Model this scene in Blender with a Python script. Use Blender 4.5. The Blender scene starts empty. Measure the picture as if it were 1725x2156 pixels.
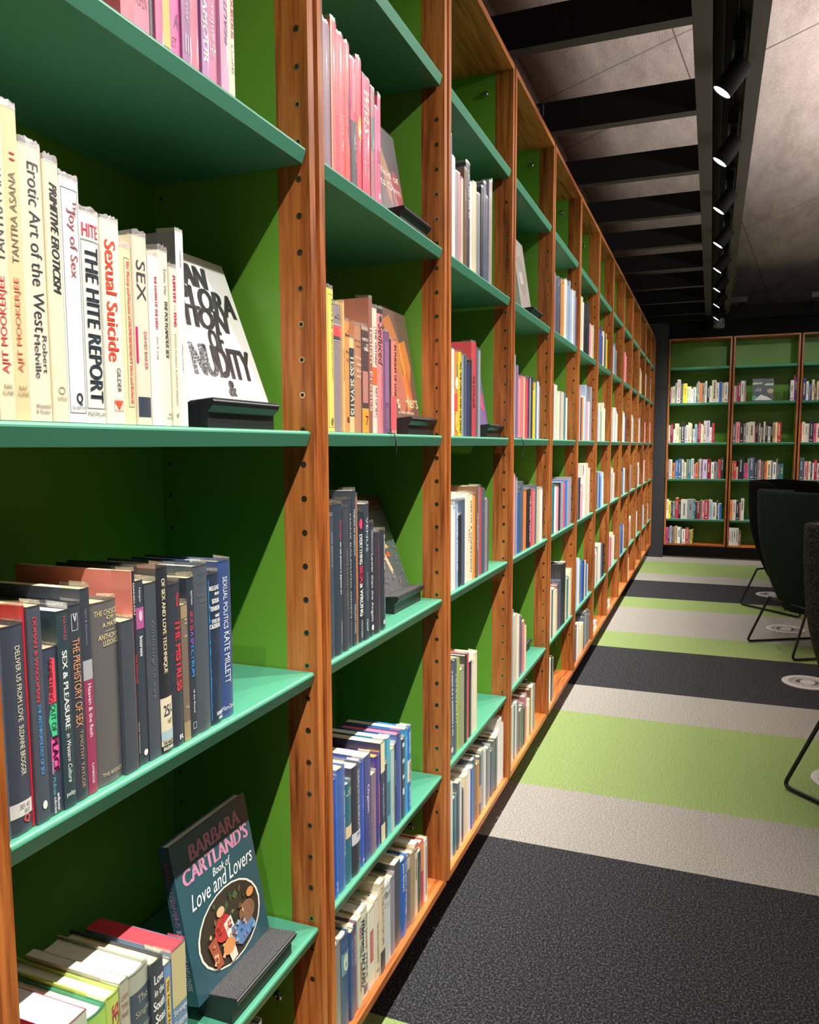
import bpy, math, random
from mathutils import Vector, Matrix
SC = bpy.context.scene
COL = SC.collection
rnd = random.Random(11)

# ------------------------------------------------------------------ camera
YAW, PIT, ROL, FPX = 0.36912, -0.09975, -0.0039, 1634.9
cd = bpy.data.cameras.new('camera')
cam = bpy.data.objects.new('camera', cd); COL.objects.link(cam)
fw = Vector((-math.sin(YAW)*math.cos(PIT), math.cos(YAW)*math.cos(PIT), math.sin(PIT)))
r0 = Vector((math.cos(YAW), math.sin(YAW), 0)); u0 = r0.cross(fw)
cr, sr = math.cos(ROL), math.sin(ROL)
rv, uv = r0*cr + u0*sr, u0*cr - r0*sr
cam.matrix_world = Matrix(((rv.x, uv.x, -fw.x, .677), (rv.y, uv.y, -fw.y, 0), (rv.z, uv.z, -fw.z, 1.43), (0, 0, 0, 1)))
cd.sensor_fit = 'HORIZONTAL'; cd.sensor_width = 36
cd.lens = FPX/1725*36
cd.shift_y = 24.8/1725
cd.clip_start = .02
SC.camera = cam

# ------------------------------------------------------------------ world, light, exposure
SC.view_settings.view_transform = 'Standard'
SC.view_settings.look = 'None'
SC.view_settings.gamma = 1
SC.view_settings.use_curve_mapping = False
SC.view_settings.exposure = 0.0
wd = bpy.data.worlds.new('world'); SC.world = wd; wd.use_nodes = True
wd.node_tree.nodes['Background'].inputs[0].default_value = (1.0, .9, .84, 1)
wd.node_tree.nodes['Background'].inputs[1].default_value = .02
SPOT_W = 150            # watts of each track spotlight
REAR_W = 60
def area_lamp(name, loc, rot, sx, sy, watt, col=(1, .93, .88)):
    l = bpy.data.lights.new(name, 'AREA'); l.shape = 'RECTANGLE'; l.size = sx; l.size_y = sy; l.energy = watt; l.color = col
    o = bpy.data.objects.new(name, l); COL.objects.link(o); o.location = loc; o.rotation_euler = rot
    return o
# unseen area lamp, added to brighten the concrete soffit from below
area_lamp('added_soffit_fill', (2.6, 4.2, 2.25), (math.pi, 0, 0), .6, 3.5, 280)

# ------------------------------------------------------------------ materials
def lin(c):
    return tuple((v/12.92 if v <= .04045 else ((v+.055)/1.055)**2.4) for v in c)
def hexc(h):
    return lin(tuple(int(h[i:i+2], 16)/255 for i in (0, 2, 4)))
_M = {}
def mat(h, rough=.5, coat=0, metal=0, emit=0, spec=.5):
    key = (h, rough, coat, metal, emit, spec)
    if key in _M: return _M[key]
    m = bpy.data.materials.new('m_%s' % h); m.use_nodes = True
    b = m.node_tree.nodes['Principled BSDF']
    c = hexc(h) + (1,)
    b.inputs['Base Color'].default_value = c; b.inputs['Roughness'].default_value = rough
    b.inputs['Metallic'].default_value = metal; b.inputs['Coat Weight'].default_value = coat
    b.inputs['Coat Roughness'].default_value = .12
    b.inputs['Specular IOR Level'].default_value = spec
    if emit:
        b.inputs['Emission Color'].default_value = c; b.inputs['Emission Strength'].default_value = emit
    m.diffuse_color = c
    _M[key] = m; return m
def nodemat(name):
    m = bpy.data.materials.new(name); m.use_nodes = True
    nt = m.node_tree; return m, nt, nt.nodes['Principled BSDF']
def N(nt, t, **kw):
    n = nt.nodes.new(t)
    for k, v in kw.items(): setattr(n, k, v)
    return n
def ramp(nt, stops):
    r = N(nt, 'ShaderNodeValToRGB'); e = r.color_ramp.elements
    while len(e) < len(stops): e.new(.5)
    for el, (p, c) in zip(e, stops): el.position = p; el.color = tuple(c) + (1,)
    return r
def wood(name, scale, tint=1.0):
    m, nt, b = nodemat(name); L = nt.links.new
    tc = N(nt, 'ShaderNodeTexCoord'); oi = N(nt, 'ShaderNodeObjectInfo')
    mul = N(nt, 'ShaderNodeMath', operation='MULTIPLY'); mul.inputs[1].default_value = 17
    add = N(nt, 'ShaderNodeVectorMath', operation='ADD')
    L(oi.outputs['Random'], mul.inputs[0]); L(tc.outputs['Object'], add.inputs[0]); L(mul.outputs[0], add.inputs[1])
    mp = N(nt, 'ShaderNodeMapping'); mp.inputs['Scale'].default_value = scale; L(add.outputs[0], mp.inputs[0])
    n1 = N(nt, 'ShaderNodeTexNoise'); n1.inputs['Scale'].default_value = 1.0; n1.inputs['Detail'].default_value = 6; n1.inputs['Distortion'].default_value = .9
    L(mp.outputs[0], n1.inputs['Vector'])
    n2 = N(nt, 'ShaderNodeTexNoise'); n2.inputs['Scale'].default_value = 5.5; n2.inputs['Detail'].default_value = 3
    L(mp.outputs[0], n2.inputs['Vector'])
    mx = N(nt, 'ShaderNodeMix'); mx.data_type = 'FLOAT'; mx.inputs[0].default_value = .42
    L(n1.outputs['Fac'], mx.inputs[2]); L(n2.outputs['Fac'], mx.inputs[3])
    r = ramp(nt, [(.32, (.09*tint, .022*tint, .005*tint)), (.42, (.26*tint, .070*tint, .013*tint)), (.54, (.43*tint, .134*tint, .028*tint)), (.72, (.56*tint, .21*tint, .058*tint))])
    L(mx.outputs[0], r.inputs[0]); L(r.outputs[0], b.inputs['Base Color'])
    b.inputs['Roughness'].default_value = .42; b.inputs['Specular IOR Level'].default_value = .35
    return m
WOODV = wood('cherry_wood_upright', (22, 22, 1.3))
WOODH = wood('cherry_wood_level', (22, 1.3, 22), 1.1)
GREEN = mat('62962C', .42)
MINT = mat('468C6E', .42)
BRASS = mat('C8B078', .3, 0, 1)
HOLE = mat('120C08', .8)
DARK = mat('1B1B1D', .6)
PAGES = mat('E2D0A2', .8)
PAGES2 = mat('EEE7D6', .8)
def film(lo=.04, hi=.17, nm='clear_plastic_film'):
    m = bpy.data.materials.new(nm); m.use_nodes = True; nt = m.node_tree
    for n in list(nt.nodes): nt.nodes.remove(n)
    o = N(nt, 'ShaderNodeOutputMaterial'); t = N(nt, 'ShaderNodeBsdfTransparent'); g = N(nt, 'ShaderNodeBsdfGlossy')
    g.inputs['Roughness'].default_value = .24; g.inputs['Color'].default_value = (.95, .97, 1, 1)
    nz = N(nt, 'ShaderNodeTexNoise'); nz.inputs['Scale'].default_value = 45; nz.inputs['Detail'].default_value = 2
    bp = N(nt, 'ShaderNodeBump'); bp.inputs['Strength'].default_value = .25; bp.inputs['Distance'].default_value = .004
    nt.links.new(nz.outputs['Fac'], bp.inputs['Height']); nt.links.new(bp.outputs[0], g.inputs['Normal'])
    lw = N(nt, 'ShaderNodeLayerWeight'); lw.inputs['Blend'].default_value = .25
    mr = N(nt, 'ShaderNodeMapRange'); mr.inputs['To Min'].default_value = lo; mr.inputs['To Max'].default_value = hi
    nt.links.new(lw.outputs['Facing'], mr.inputs['Value'])
    mx = N(nt, 'ShaderNodeMixShader')
    nt.links.new(mr.outputs[0], mx.inputs[0]); nt.links.new(t.outputs[0], mx.inputs[1]); nt.links.new(g.outputs[0], mx.inputs[2]); nt.links.new(mx.outputs[0], o.inputs[0])
    return m
FILM = film()
FILM2 = film(.38, .7, 'folded_plastic_film')
def carpet(name, c1, c2, c3):
    m, nt, b = nodemat(name); L = nt.links.new
    tc = N(nt, 'ShaderNodeTexCoord')
    n1 = N(nt, 'ShaderNodeTexNoise'); n1.inputs['Scale'].default_value = 150; n1.inputs['Detail'].default_value = 3
    n2 = N(nt, 'ShaderNodeTexNoise'); n2.inputs['Scale'].default_value = 420; n2.inputs['Detail'].default_value = 2
    L(tc.outputs['Object'], n1.inputs['Vector']); L(tc.outputs['Object'], n2.inputs['Vector'])
    mx = N(nt, 'ShaderNodeMix'); mx.data_type = 'FLOAT'; mx.inputs[0].default_value = .5
    L(n1.outputs['Fac'], mx.inputs[2]); L(n2.outputs['Fac'], mx.inputs[3])
    r = ramp(nt, [(.36, c1), (.5, c2), (.64, c3)]); L(mx.outputs[0], r.inputs[0]); L(r.outputs[0], b.inputs['Base Color'])
    b.inputs['Roughness'].default_value = .95; b.inputs['Specular IOR Level'].default_value = .1
    wv = N(nt, 'ShaderNodeTexWave', bands_direction='X'); wv.inputs['Scale'].default_value = 62; wv.inputs['Distortion'].default_value = .6
    L(tc.outputs['Object'], wv.inputs['Vector'])
    ad = N(nt, 'ShaderNodeMath', operation='ADD'); L(wv.outputs['Fac'], ad.inputs[0]); L(n1.outputs['Fac'], ad.inputs[1])
    bp = N(nt, 'ShaderNodeBump'); bp.inputs['Strength'].default_value = .55; bp.inputs['Distance'].default_value = .004
    L(ad.outputs[0], bp.inputs['Height']); L(bp.outputs[0], b.inputs['Normal'])
    return m
CP = {'k': carpet('charcoal_carpet', (.010, .010, .011), (.018, .018, .0195), (.125, .125, .13)),
      'g': carpet('grey_carpet', (.165, .152, .128), (.305, .283, .243), (.47, .44, .385)),
      'e': carpet('green_carpet', (.15, .205, .062), (.235, .31, .108), (.305, .385, .15))}
def concrete(joints=True):
    m, nt, b = nodemat('raw_concrete'); L = nt.links.new
    tc = N(nt, 'ShaderNodeTexCoord'); mp = N(nt, 'ShaderNodeMapping'); mp.inputs['Rotation'].default_value = (0, 0, .75); mp.inputs['Scale'].default_value = (3.2, .9, 1)
    L(tc.outputs['Object'], mp.inputs[0])
    n1 = N(nt, 'ShaderNodeTexNoise'); n1.inputs['Scale'].default_value = 2.2; n1.inputs['Detail'].default_value = 9; n1.inputs['Roughness'].default_value = .68
    L(mp.outputs[0], n1.inputs['Vector'])
    n2 = N(nt, 'ShaderNodeTexNoise'); n2.inputs['Scale'].default_value = 38; n2.inputs['Detail'].default_value = 5; L(mp.outputs[0], n2.inputs['Vector'])
    mm = N(nt, 'ShaderNodeMix'); mm.data_type = 'FLOAT'; mm.inputs[0].default_value = .38; L(n1.outputs['Fac'], mm.inputs[2]); L(n2.outputs['Fac'], mm.inputs[3])
    r = ramp(nt, [(.34, (.24, .19, .172)), (.5, (.36, .298, .275)), (.66, (.45, .38, .355))]); L(mm.outputs[0], r.inputs[0])
    cur = r.outputs[0]
    # board joints of the formwork: thin dark lines  (point, direction)
    for (px, py, dx, dy) in () if not joints else ((.87, 4.71, .78, -.63), (.89, 8.39, .567, -.826), (-.36, 5.73, .77, -.635), (-.36, 4.89, .84, -.52), (.436, 4.36, .117, .99)):
        l = math.hypot(dx, dy); nx, ny = -dy/l, dx/l
        dt = N(nt, 'ShaderNodeVectorMath', operation='DOT_PRODUCT'); dt.inputs[1].default_value = (nx, ny, 0); L(tc.outputs['Object'], dt.inputs[0])
        s = N(nt, 'ShaderNodeMath', operation='SUBTRACT'); s.inputs[1].default_value = nx*px + ny*py; L(dt.outputs['Value'], s.inputs[0])
        a = N(nt, 'ShaderNodeMath', operation='ABSOLUTE'); L(s.outputs[0], a.inputs[0])
        w = N(nt, 'ShaderNodeMath', operation='LESS_THAN'); w.inputs[1].default_value = .0035; L(a.outputs[0], w.inputs[0])
        mx = N(nt, 'ShaderNodeMix'); mx.data_type = 'RGBA'; mx.inputs[7].default_value = (.10, .075, .065, 1)
        L(w.outputs[0], mx.inputs[0]); L(cur, mx.inputs[6]); cur = mx.outputs[2]
    L(cur, b.inputs['Base Color']); b.inputs['Roughness'].default_value = .85
    bp = N(nt, 'ShaderNodeBump'); bp.inputs['Strength'].default_value = .15; bp.inputs['Distance'].default_value = .01
    L(n1.outputs['Fac'], bp.inputs['Height']); L(bp.outputs[0], b.inputs['Normal'])
    return m
CONC = concrete(); CONCW = concrete(False)
def knit(name, c, c2, sc):
    m, nt, b = nodemat(name); L = nt.links.new
    tc = N(nt, 'ShaderNodeTexCoord')
    wv = N(nt, 'ShaderNodeTexWave', bands_direction='Z'); wv.inputs['Scale'].default_value = sc; wv.inputs['Distortion'].default_value = 2.2; wv.inputs['Detail'].default_value = 2; wv.inputs['Detail Scale'].default_value = 6
    n = N(nt, 'ShaderNodeTexNoise'); n.inputs['Scale'].default_value = 160
    L(tc.outputs['Object'], wv.inputs['Vector']); L(tc.outputs['Object'], n.inputs['Vector'])
    mu = N(nt, 'ShaderNodeMath', operation='MULTIPLY'); L(wv.outputs['Fac'], mu.inputs[0]); L(n.outputs['Fac'], mu.inputs[1])
    r = ramp(nt, [(.3, c), (.62, c2)]); L(mu.outputs[0], r.inputs[0]); L(r.outputs[0], b.inputs['Base Color'])
    bp = N(nt, 'ShaderNodeBump'); bp.inputs['Strength'].default_value = .6; bp.inputs['Distance'].default_value = .004
    L(mu.outputs[0], bp.inputs['Height']); L(bp.outputs[0], b.inputs['Normal'])
    b.inputs['Roughness'].default_value = .9; b.inputs['Specular IOR Level'].default_value = .08
    return m
KNIT = knit('black_knit', (.003, .003, .003), (.17, .155, .14), 55)
CLOTH_BLK = knit('black_cloth', (.004, .004, .004), (.008, .008, .008), 120)
CLOTH_GRN = knit('bottle_green_cloth', (.013, .021, .0165), (.022, .032, .0255), 140)
def felt():
    m, nt, b = nodemat('charcoal_felt'); tc = N(nt, 'ShaderNodeTexCoord'); n = N(nt, 'ShaderNodeTexNoise'); n.inputs['Scale'].default_value = 900; n.inputs['Detail'].default_value = 2
    nt.links.new(tc.outputs['Object'], n.inputs['Vector']); r = ramp(nt, [(.35, (.012, .012, .012)), (.65, (.075, .073, .072))]); nt.links.new(n.outputs['Fac'], r.inputs[0]); nt.links.new(r.outputs[0], b.inputs['Base Color']); b.inputs['Roughness'].default_value = .95
    return m
FELT = felt()

# ------------------------------------------------------------------ mesh helpers
class MB:
    """collects faces with materials, builds ONE mesh object"""
    def __init__(s): s.v = []; s.f = []; s.m = []; s.mats = []; s.sm = []
    def mi(s, m):
        if m not in s.mats: s.mats.append(m)
        return s.mats.index(m)
    def face(s, pts, m, smooth=False):
        i = len(s.v); s.v += [tuple(p) for p in pts]; s.f.append(tuple(range(i, i+len(pts)))); s.m.append(s.mi(m)); s.sm.append(smooth)
    def add(s, verts, faces, m, smooth=False):
        i = len(s.v); k = s.mi(m); s.v += [tuple(p) for p in verts]
        for f in faces: s.f.append(tuple(i+j for j in f)); s.m.append(k); s.sm.append(smooth)
    def box(s, x0, x1, y0, y1, z0, z1, m, mats=None):
        """mats: dict side -> material for sides -x +x -y +y -z +z"""
        P = [(x, y, z) for x in (x0, x1) for y in (y0, y1) for z in (z0, z1)]
        F = {'-x': (0, 1, 3, 2), '+x': (4, 6, 7, 5), '-y': (0, 4, 5, 1), '+y': (2, 3, 7, 6), '-z': (0, 2, 6, 4), '+z': (1, 5, 7, 3)}
        i = len(s.v); s.v += P
        for k, f in F.items():
            s.f.append(tuple(i+j for j in f)); s.m.append(s.mi((mats or {}).get(k, m))); s.sm.append(False)
    def prism(s, prof, y0, y1, m, smooth=False):
        """closed x-z profile (counter-clockwise seen from -y) extruded along y"""
        n = len(prof); V = [(x, y0, z) for x, z in prof] + [(x, y1, z) for x, z in prof]
        s.add(V, [(i, (i+1) % n, n+(i+1) % n, n+i) for i in range(n)], m, smooth)
        s.add(V, [tuple(range(n-1, -1, -1)), tuple(range(n, 2*n))], m)
    def tube(s, pts, rad, m, n=8, closed=False):
        pts = [Vector(p) for p in pts]; rings = []; k = len(pts)
        prev = None
        for i, p in enumerate(pts):
            a = pts[(i-1) % k] if (i or closed) else p; b = pts[(i+1) % k] if (i < k-1 or closed) else p
            t = (b-a).normalized()
            ref = prev if prev is not None else (Vector((0, 0, 1)) if abs(t.z) < .9 else Vector((1, 0, 0)))
            u = (ref - t*ref.dot(t)).normalized(); w = t.cross(u); prev = u
            rings.append([p + (u*math.cos(2*math.pi*j/n) + w*math.sin(2*math.pi*j/n))*rad for j in range(n)])
        V = [q for r in rings for q in r]; F = []
        for i in range(k if closed else k-1):
            for j in range(n):
                a = i*n+j; b = i*n+(j+1) % n; i2 = (i+1) % k
                F.append((a, b, i2*n+(j+1) % n, i2*n+j))
        s.add(V, F, m, True)
        if not closed: s.add(V, [tuple(range(n-1, -1, -1)), tuple(range((k-1)*n, k*n))], m)
    def lathe(s, prof, m, n=24, M=None, mats=None):
        """(r, z) profile turned about z"""
        V = [(r*math.cos(2*math.pi*j/n), r*math.sin(2*math.pi*j/n), z) for r, z in prof for j in range(n)]
        if M is not None: V = [tuple(M @ Vector(v)) for v in V]
        for i in range(len(prof)-1):
            s.add([], [], m)
            k = (mats or {}).get(i, m)
            base = len(s.v)
            if i == 0: base0 = base; s.v += V
            for j in range(n):
                a = base0+i*n+j; b = base0+i*n+(j+1) % n
                s.f.append((a, b, b+n, a+n)); s.m.append(s.mi(k)); s.sm.append(True)
    def disc(s, c, r, m, axis='y', n=14, flip=False):
        cx, cy, cz = c; P = []
        for j in range(n):
            a = 2*math.pi*j/n; p, q = r*math.cos(a), r*math.sin(a)
            P.append((cx+p, cy, cz+q) if axis == 'y' else (cx, cy+p, cz+q) if axis == 'x' else (cx+p, cy+q, cz))
        s.face(P[::-1] if flip else P, m)
    def ring(s, c, r0, r1, m, axis='y', n=14):
        cx, cy, cz = c; V = []
        for r in (r0, r1):
            for j in range(n):
                a = 2*math.pi*j/n; p, q = r*math.cos(a), r*math.sin(a)
                V.append((cx+p, cy, cz+q) if axis == 'y' else (cx, cy+p, cz+q) if axis == 'x' else (cx+p, cy+q, cz))
        s.add(V, [(j, (j+1) % n, n+(j+1) % n, n+j) for j in range(n)], m)
    def mesh(s, name):
        me = bpy.data.meshes.new(name); me.from_pydata(s.v, [], s.f)
        for m in s.mats: me.materials.append(m)
        me.polygons.foreach_set('material_index', s.m); me.polygons.foreach_set('use_smooth', s.sm); me.update()
        return me
    def build(s, name, parent=None, loc=None):
        o = bpy.data.objects.new(name, s.mesh(name)); COL.objects.link(o)
        if parent is not None: o.parent = parent
        if loc is not None: o.location = loc
        return o
def tag(o, label, cat, group=None, kind=None):
    if label: o['label'] = label
    if cat: o['category'] = cat
    if group: o['group'] = group
    if kind: o['kind'] = kind
    return o
def empty(name, loc, rz=0, label=None, cat=None, group=None):
    o = bpy.data.objects.new(name, None); COL.objects.link(o); o.location = loc; o.rotation_euler = (0, 0, rz)
    o.empty_display_size = .05
    return tag(o, label, cat, group)
def dup(root, loc, label, rz=None):
    r = root.copy(); COL.objects.link(r); r.location = loc
    if rz is not None: r.rotation_euler = (0, 0, rz)
    r['label'] = label
    for ch in list(root.children):
        c = ch.copy(); COL.objects.link(c); c.parent = r
        for g in list(ch.children):
            d = g.copy(); COL.objects.link(d); d.parent = c
    return r
def bevel(o, w, seg=2):
    m = o.modifiers.new('bevel', 'BEVEL'); m.width = w; m.segments = seg; m.limit_method = 'ANGLE'
    return o
ORD = ['first', 'second', 'third', 'fourth', 'fifth', 'sixth', 'seventh', 'eighth', 'ninth', 'tenth', 'eleventh', 'twelfth', 'thirteenth', 'fourteenth', 'fifteenth', 'sixteenth', 'seventeenth', 'eighteenth', 'nineteenth', 'twentieth']
ORD += ['twenty-'+w for w in ORD[:9]]

# ------------------------------------------------------------------ room shell
fl = MB(); T = .488
seq = []; y = 2.651; pat = [('k', -2, 0), ('g', 0, 1), ('e', 1, 3), ('g', 3, 4), ('k', 4, 6), ('e', 6, 7), ('g', 7, 9), ('e', 9, 10), ('k', 10, 12), ('g', 12, 13), ('e', 13, 15), ('g', 15, 17), ('e', -3, -2), ('g', -4, -3), ('k', -6, -4), ('e', -8, -6), ('g', -9, -8)]
for c, a, b in pat:
    fl.face([(-.4, y+a*T, 0), (5.5, y+a*T, 0), (5.5, y+b*T, 0), (-.4, y+b*T, 0)], CP[c])
tag(fl.build('floor'), 'striped carpet tile floor in charcoal, grey and green', None, None, 'structure')
m = MB(); m.box(-.45, 5.5, -1.8, 15.0, 3.5, 3.6, CONC)
tag(m.build('ceiling'), 'raw board-marked concrete ceiling', None, None, 'structure')
m = MB(); m.box(-.45, -.352, -1.8, 15.0, 0, 3.5, CONCW)
tag(m.build('wall_left'), 'concrete wall behind the long bookcase run', None, None, 'structure')
m = MB(); m.box(-.352, 5.5, 10.75, 10.85, 0, 3.02, CONCW); m.box(-.352, 5.5, 14.9, 15.0, 0, 3.5, CONCW)
tag(m.build('wall_back'), 'dark concrete end wall behind the rear bookcases', None, None, 'structure')
m = MB(); m.box(-.35, .143, 10.36, 10.74, 0, 2.93, mat('2A2B2E', .6))
tag(m.build('trim_1'), 'dark corner infill panel between the two bookcase runs', None, None, 'structure')
BLK = mat('0C0C0D', .8, 0, 0, 0, .15); CHAN = mat('393631', .7, 0, 0, 0, .2)
m = MB(); m.box(.143, 5.5, 10.36, 10.74, 2.752, 3.02, BLK); m.box(-.35, 5.5, 10.0, 10.06, 2.90, 3.04, BLK); m.box(-.35, 5.5, 10.06, 10.36, 2.985, 3.0, BLK)
tag(m.build('trim_2'), 'black bulkhead above the rear bookcases', None, None, 'structure')

# ------------------------------------------------------------------ ceiling baffles and lighting channel
m = MB(); m.box(0, .915, -.03, .03, 0, .14, BLK, {'-z': mat('2B2A27', .6)})  # underside coloured lighter to stand in for light falling on the black baffle
b0 = m.build('ceiling_baffle', None, (-.35, 3.13, 2.95)); tag(b0, 'black ceiling baffle, nearest of those in view', 'ceiling beam', 'black baffles under the concrete ceiling')
for k in range(-5, 9):
    if k == 0: continue
    c = b0 if k == 0 else b0.copy()
    COL.objects.link(c); c.location = (-.35, 3.13 + .838*k, 2.95)
    c['label'] = 'black ceiling baffle, %s one along from the camera in view' % ORD[k] if k > 0 else 'black ceiling baffle overhead, %s back from the nearest one in view' % ORD[-k-1]
ch = empty('lighting_channel', (.565, 0, 2.95), 0, 'dark grey recessed ceiling channel holding the row of spotlights', 'lighting channel')
Y0c, Y1c = -1.2, 10.0
for nm, x0, x1, z0, z1 in (('left_flange', 0, .067, 0, .012), ('right_flange', .21, .26, 0, .012), ('left_web', .055, .067, .012, .14), ('right_web', .20, .21, .0, .14), ('channel_back', .067, .20, .128, .14)):
    m = MB(); m.box(x0, x1, Y0c, Y1c, z0, z1, CHAN); m.build(nm, ch)
m = MB(); m.box(.115, .15, Y0c, Y1c, .09, .128, BLK); m.box(.105, .112, Y0c, Y1c, .10, .128, CHAN); m.box(.153, .16, Y0c, Y1c, .10, .128, CHAN)
m.build('track_rail', ch)

# ------------------------------------------------------------------ track spotlights
LENS = mat('FFFFFF', .3, 0, 0, 28)
def make_spot(name, label, watt, group, side=(-1, 0, 0)):
    s = empty(name, (0, 0, 0), 0, label, 'spotlight', group)
    d = Vector((-.60, .0, -.80)).normalized()        # beam direction; origin = lens centre
    M = d.to_track_quat('-Z', 'Y').to_matrix().to_4x4()
    m = MB(); R = .042
    m.lathe([(.001, .128), (R-.003, .128), (R, .125), (R, 0), (R-.002, -.002), (R-.003, .004), (.034, .010)], BLK, 28, M); m.build('lamp_body', s)
    m = MB(); m.lathe([(.0005, .007), (.02, .0055), (.0388, .0025)], LENS, 28, M); m.build('lamp_lens', s)
    top = M @ Vector((0, 0, .075))
    m = MB(); m.box(top.x-.004, top.x+.03, -.012, .012, top.z-.01, .135, BLK); m.build('swivel_arm', s)
    m = MB(); m.box(top.x-.012, top.x+.032, -.12, .05, .135, .19, mat('121213', .3)); m.build('track_adapter', s)
    l = bpy.data.lights.new('spot_beam', 'SPOT'); l.energy = watt; l.color = (1.0, .97, .93); l.spot_size = math.radians(136); l.spot_blend = 1.0; l.shadow_soft_size = .012
    # asymmetric wall-washer optic: strength by the angle from straight down towards the shelves
    l.use_nodes = True; nt = l.node_tree; em = nt.nodes['Emission']; L = nt.links.new
    ge = N(nt, 'ShaderNodeNewGeometry'); dv = N(nt, 'ShaderNodeVectorMath', operation='DOT_PRODUCT'); dv.inputs[1].default_value = side
    sx = N(nt, 'ShaderNodeSeparateXYZ'); L(ge.outputs['Incoming'], dv.inputs[0]); L(ge.outputs['Incoming'], sx.inputs[0])
    ng = N(nt, 'ShaderNodeMath', operation='MULTIPLY'); ng.inputs[1].default_value = 1; L(dv.outputs['Value'], ng.inputs[0])
    nz = N(nt, 'ShaderNodeMath', operation='MULTIPLY'); nz.inputs[1].default_value = -1*1; L(sx.outputs['Z'], nz.inputs[0])
    at = N(nt, 'ShaderNodeMath', operation='ARCTAN2'); L(ng.outputs[0], at.inputs[0]); L(nz.outputs[0], at.inputs[1])
    mr = N(nt, 'ShaderNodeMapRange'); mr.inputs['From Min'].default_value = math.radians(-30); mr.inputs['From Max'].default_value = math.radians(60); L(at.outputs[0], mr.inputs['Value'])
    rp = ramp(nt, [((a+30)/90, (v, v, v)) for a, v in ((-30, .03), (-12, .11), (0, .26), (8, .46), (14, .68), (20, .60), (27, .40), (40, .135), (56, .12))])
    L(mr.outputs[0], rp.inputs[0]); ml = N(nt, 'ShaderNodeMath', operation='MULTIPLY'); ml.inputs[1].default_value = 2; L(rp.outputs[0], ml.inputs[0]); L(ml.outputs[0], em.inputs['Strength'])
    lo = bpy.data.objects.new('spot_beam', l); COL.objects.link(lo); lo.parent = s
    lo.location = d*.004; lo.rotation_euler = Vector((-.40, .0, -.915)).to_track_quat('-Z', 'Y').to_euler()
    return s
SY = [3.50, 4.33, 5.20, 6.07, 6.93, 7.79, 8.65, 9.52]
s0 = make_spot('track_spotlight', 'black track spotlight with lit lens, nearest of the row in view', SPOT_W, 'track spotlights aimed at the books')
s0.location = (.672, SY[0], 2.835)
for i, yy in enumerate(SY[1:]):
    dup(s0, (.672+.002*i, yy, 2.835), 'black track spotlight with lit lens, %s along the row from the nearest' % ORD[i])
for i in range(5):
    dup(s0, (.672, SY[0]-.865*(i+1), 2.835), 'black track spotlight overhead, %s behind the nearest one in view' % ORD[i])
r0_ = make_spot('track_spotlight', 'black spotlight seen from behind, leftmost facing the rear bookcases', REAR_W, 'spotlights aimed at the rear bookcases', (0, 1, 0))
r0_.location = (.95, 9.55, 2.86); r0_.rotation_euler = (0, 0, -math.pi/2)
for i, xx in enumerate((1.75, 2.55)):
    dup(r0_, (xx, 9.55, 2.86), 'black spotlight facing the rear bookcases, %s from the left' % ORD[i+1], -math.pi/2)

# ------------------------------------------------------------------ bookcases
PITCH, YP0, TP, GAP = .7479, .5477, .0209, .0162
ZB, ZT = .162, 2.744
SHELF = [2.390, 1.953, 1.458, 1.008, .500]
DEPTH = .34
def bay_parts():
    """local frame: front face at x=0, bay runs y 0..PITCH between gap centres, z from the floor"""
    P = []
    yl, yr = GAP/2, PITCH-GAP/2
    for side in (0, 1):
        m = MB(); a, b = (yl, yl+TP) if side == 0 else (yr-TP, yr)
        inner = b if side == 0 else a; key = '+y' if side == 0 else '-y'
        m.box(-.0645, 0, a, b, ZB, ZT, WOODV); m.box(-DEPTH, -.0645, a, b, ZB, ZT, GREEN, {'+y' if side == 1 else '-y': WOODV})
        e = .0004 if side == 0 else -.0004
        z = 1.397 - 16*.0632
        while z < 2.33:
            for hx in (-.0215, -.321):
                m.ring((hx, inner+e, z), .0037, .0058, BRASS if hx > -.1 else GREEN, 'y', 12); m.disc((hx, inner+e*.6, z), .0037, HOLE, 'y', 12, side == 1)
            z += .0632
        P.append(('side_panel', m))
    m = MB(); m.box(-DEPTH-.008, -DEPTH, yl, yr, ZB, ZT, GREEN); P.append(('back_panel', m))
    m = MB(); m.box(-DEPTH, 0, yl+TP, yr-TP, ZT-.022, ZT, WOODH); P.append(('top_panel', m))
    m = MB(); m.box(-DEPTH, 0, yl+TP, yr-TP, ZB, ZB+.021, WOODH); P.append(('base_panel', m))
    m = MB(); m.box(-.02, -.010, -GAP/2+.0005, GAP/2-.0005, ZB, ZT, WOODV); P.append(('joint_strip', m))
    m = MB(); m.box(-.30, -.20, .001, PITCH-.001, 0, ZB, DARK); P.append(('plinth', m))
    for zs in SHELF:
        m = MB(); t = .028; x0 = -.004
        prof = [(-.332, zs-.001), (-.332, zs-t), (x0-.0085, zs-t), (x0-.0068, zs-t+.0008)] + [(x0-.005+.005*math.cos(q), zs-.006+.006*math.sin(q)) for q in (0, .4, .8, 1.2, 1.57)]
        m.prism(prof, yl+TP+.005, yr-TP-.005, MINT); P.append(('shelf', m))
    for zz, xx in ((2.655, -.10), (.33, -.10)):
        m = MB(); M = Matrix.Translation((xx, yr-TP, zz)) @ Matrix.Rotation(math.pi/2, 4, 'X')
        m.lathe([(.010, 0), (.010, .003), (.006, .006), (.0035, .006), (.0033, .001), (.0002, .001)], mat('9A9A90', .25, 0, 1), 16, M); P.append(('cam_bolt', m))
    return P
bc = empty('bookcase', (0, YP0, 0), 0, 'cherry and green bookcase bay nearest the camera', 'bookcase', 'cherry bookcase bays of the long run')
for nm, m in bay_parts(): m.build(nm, bc)
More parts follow.
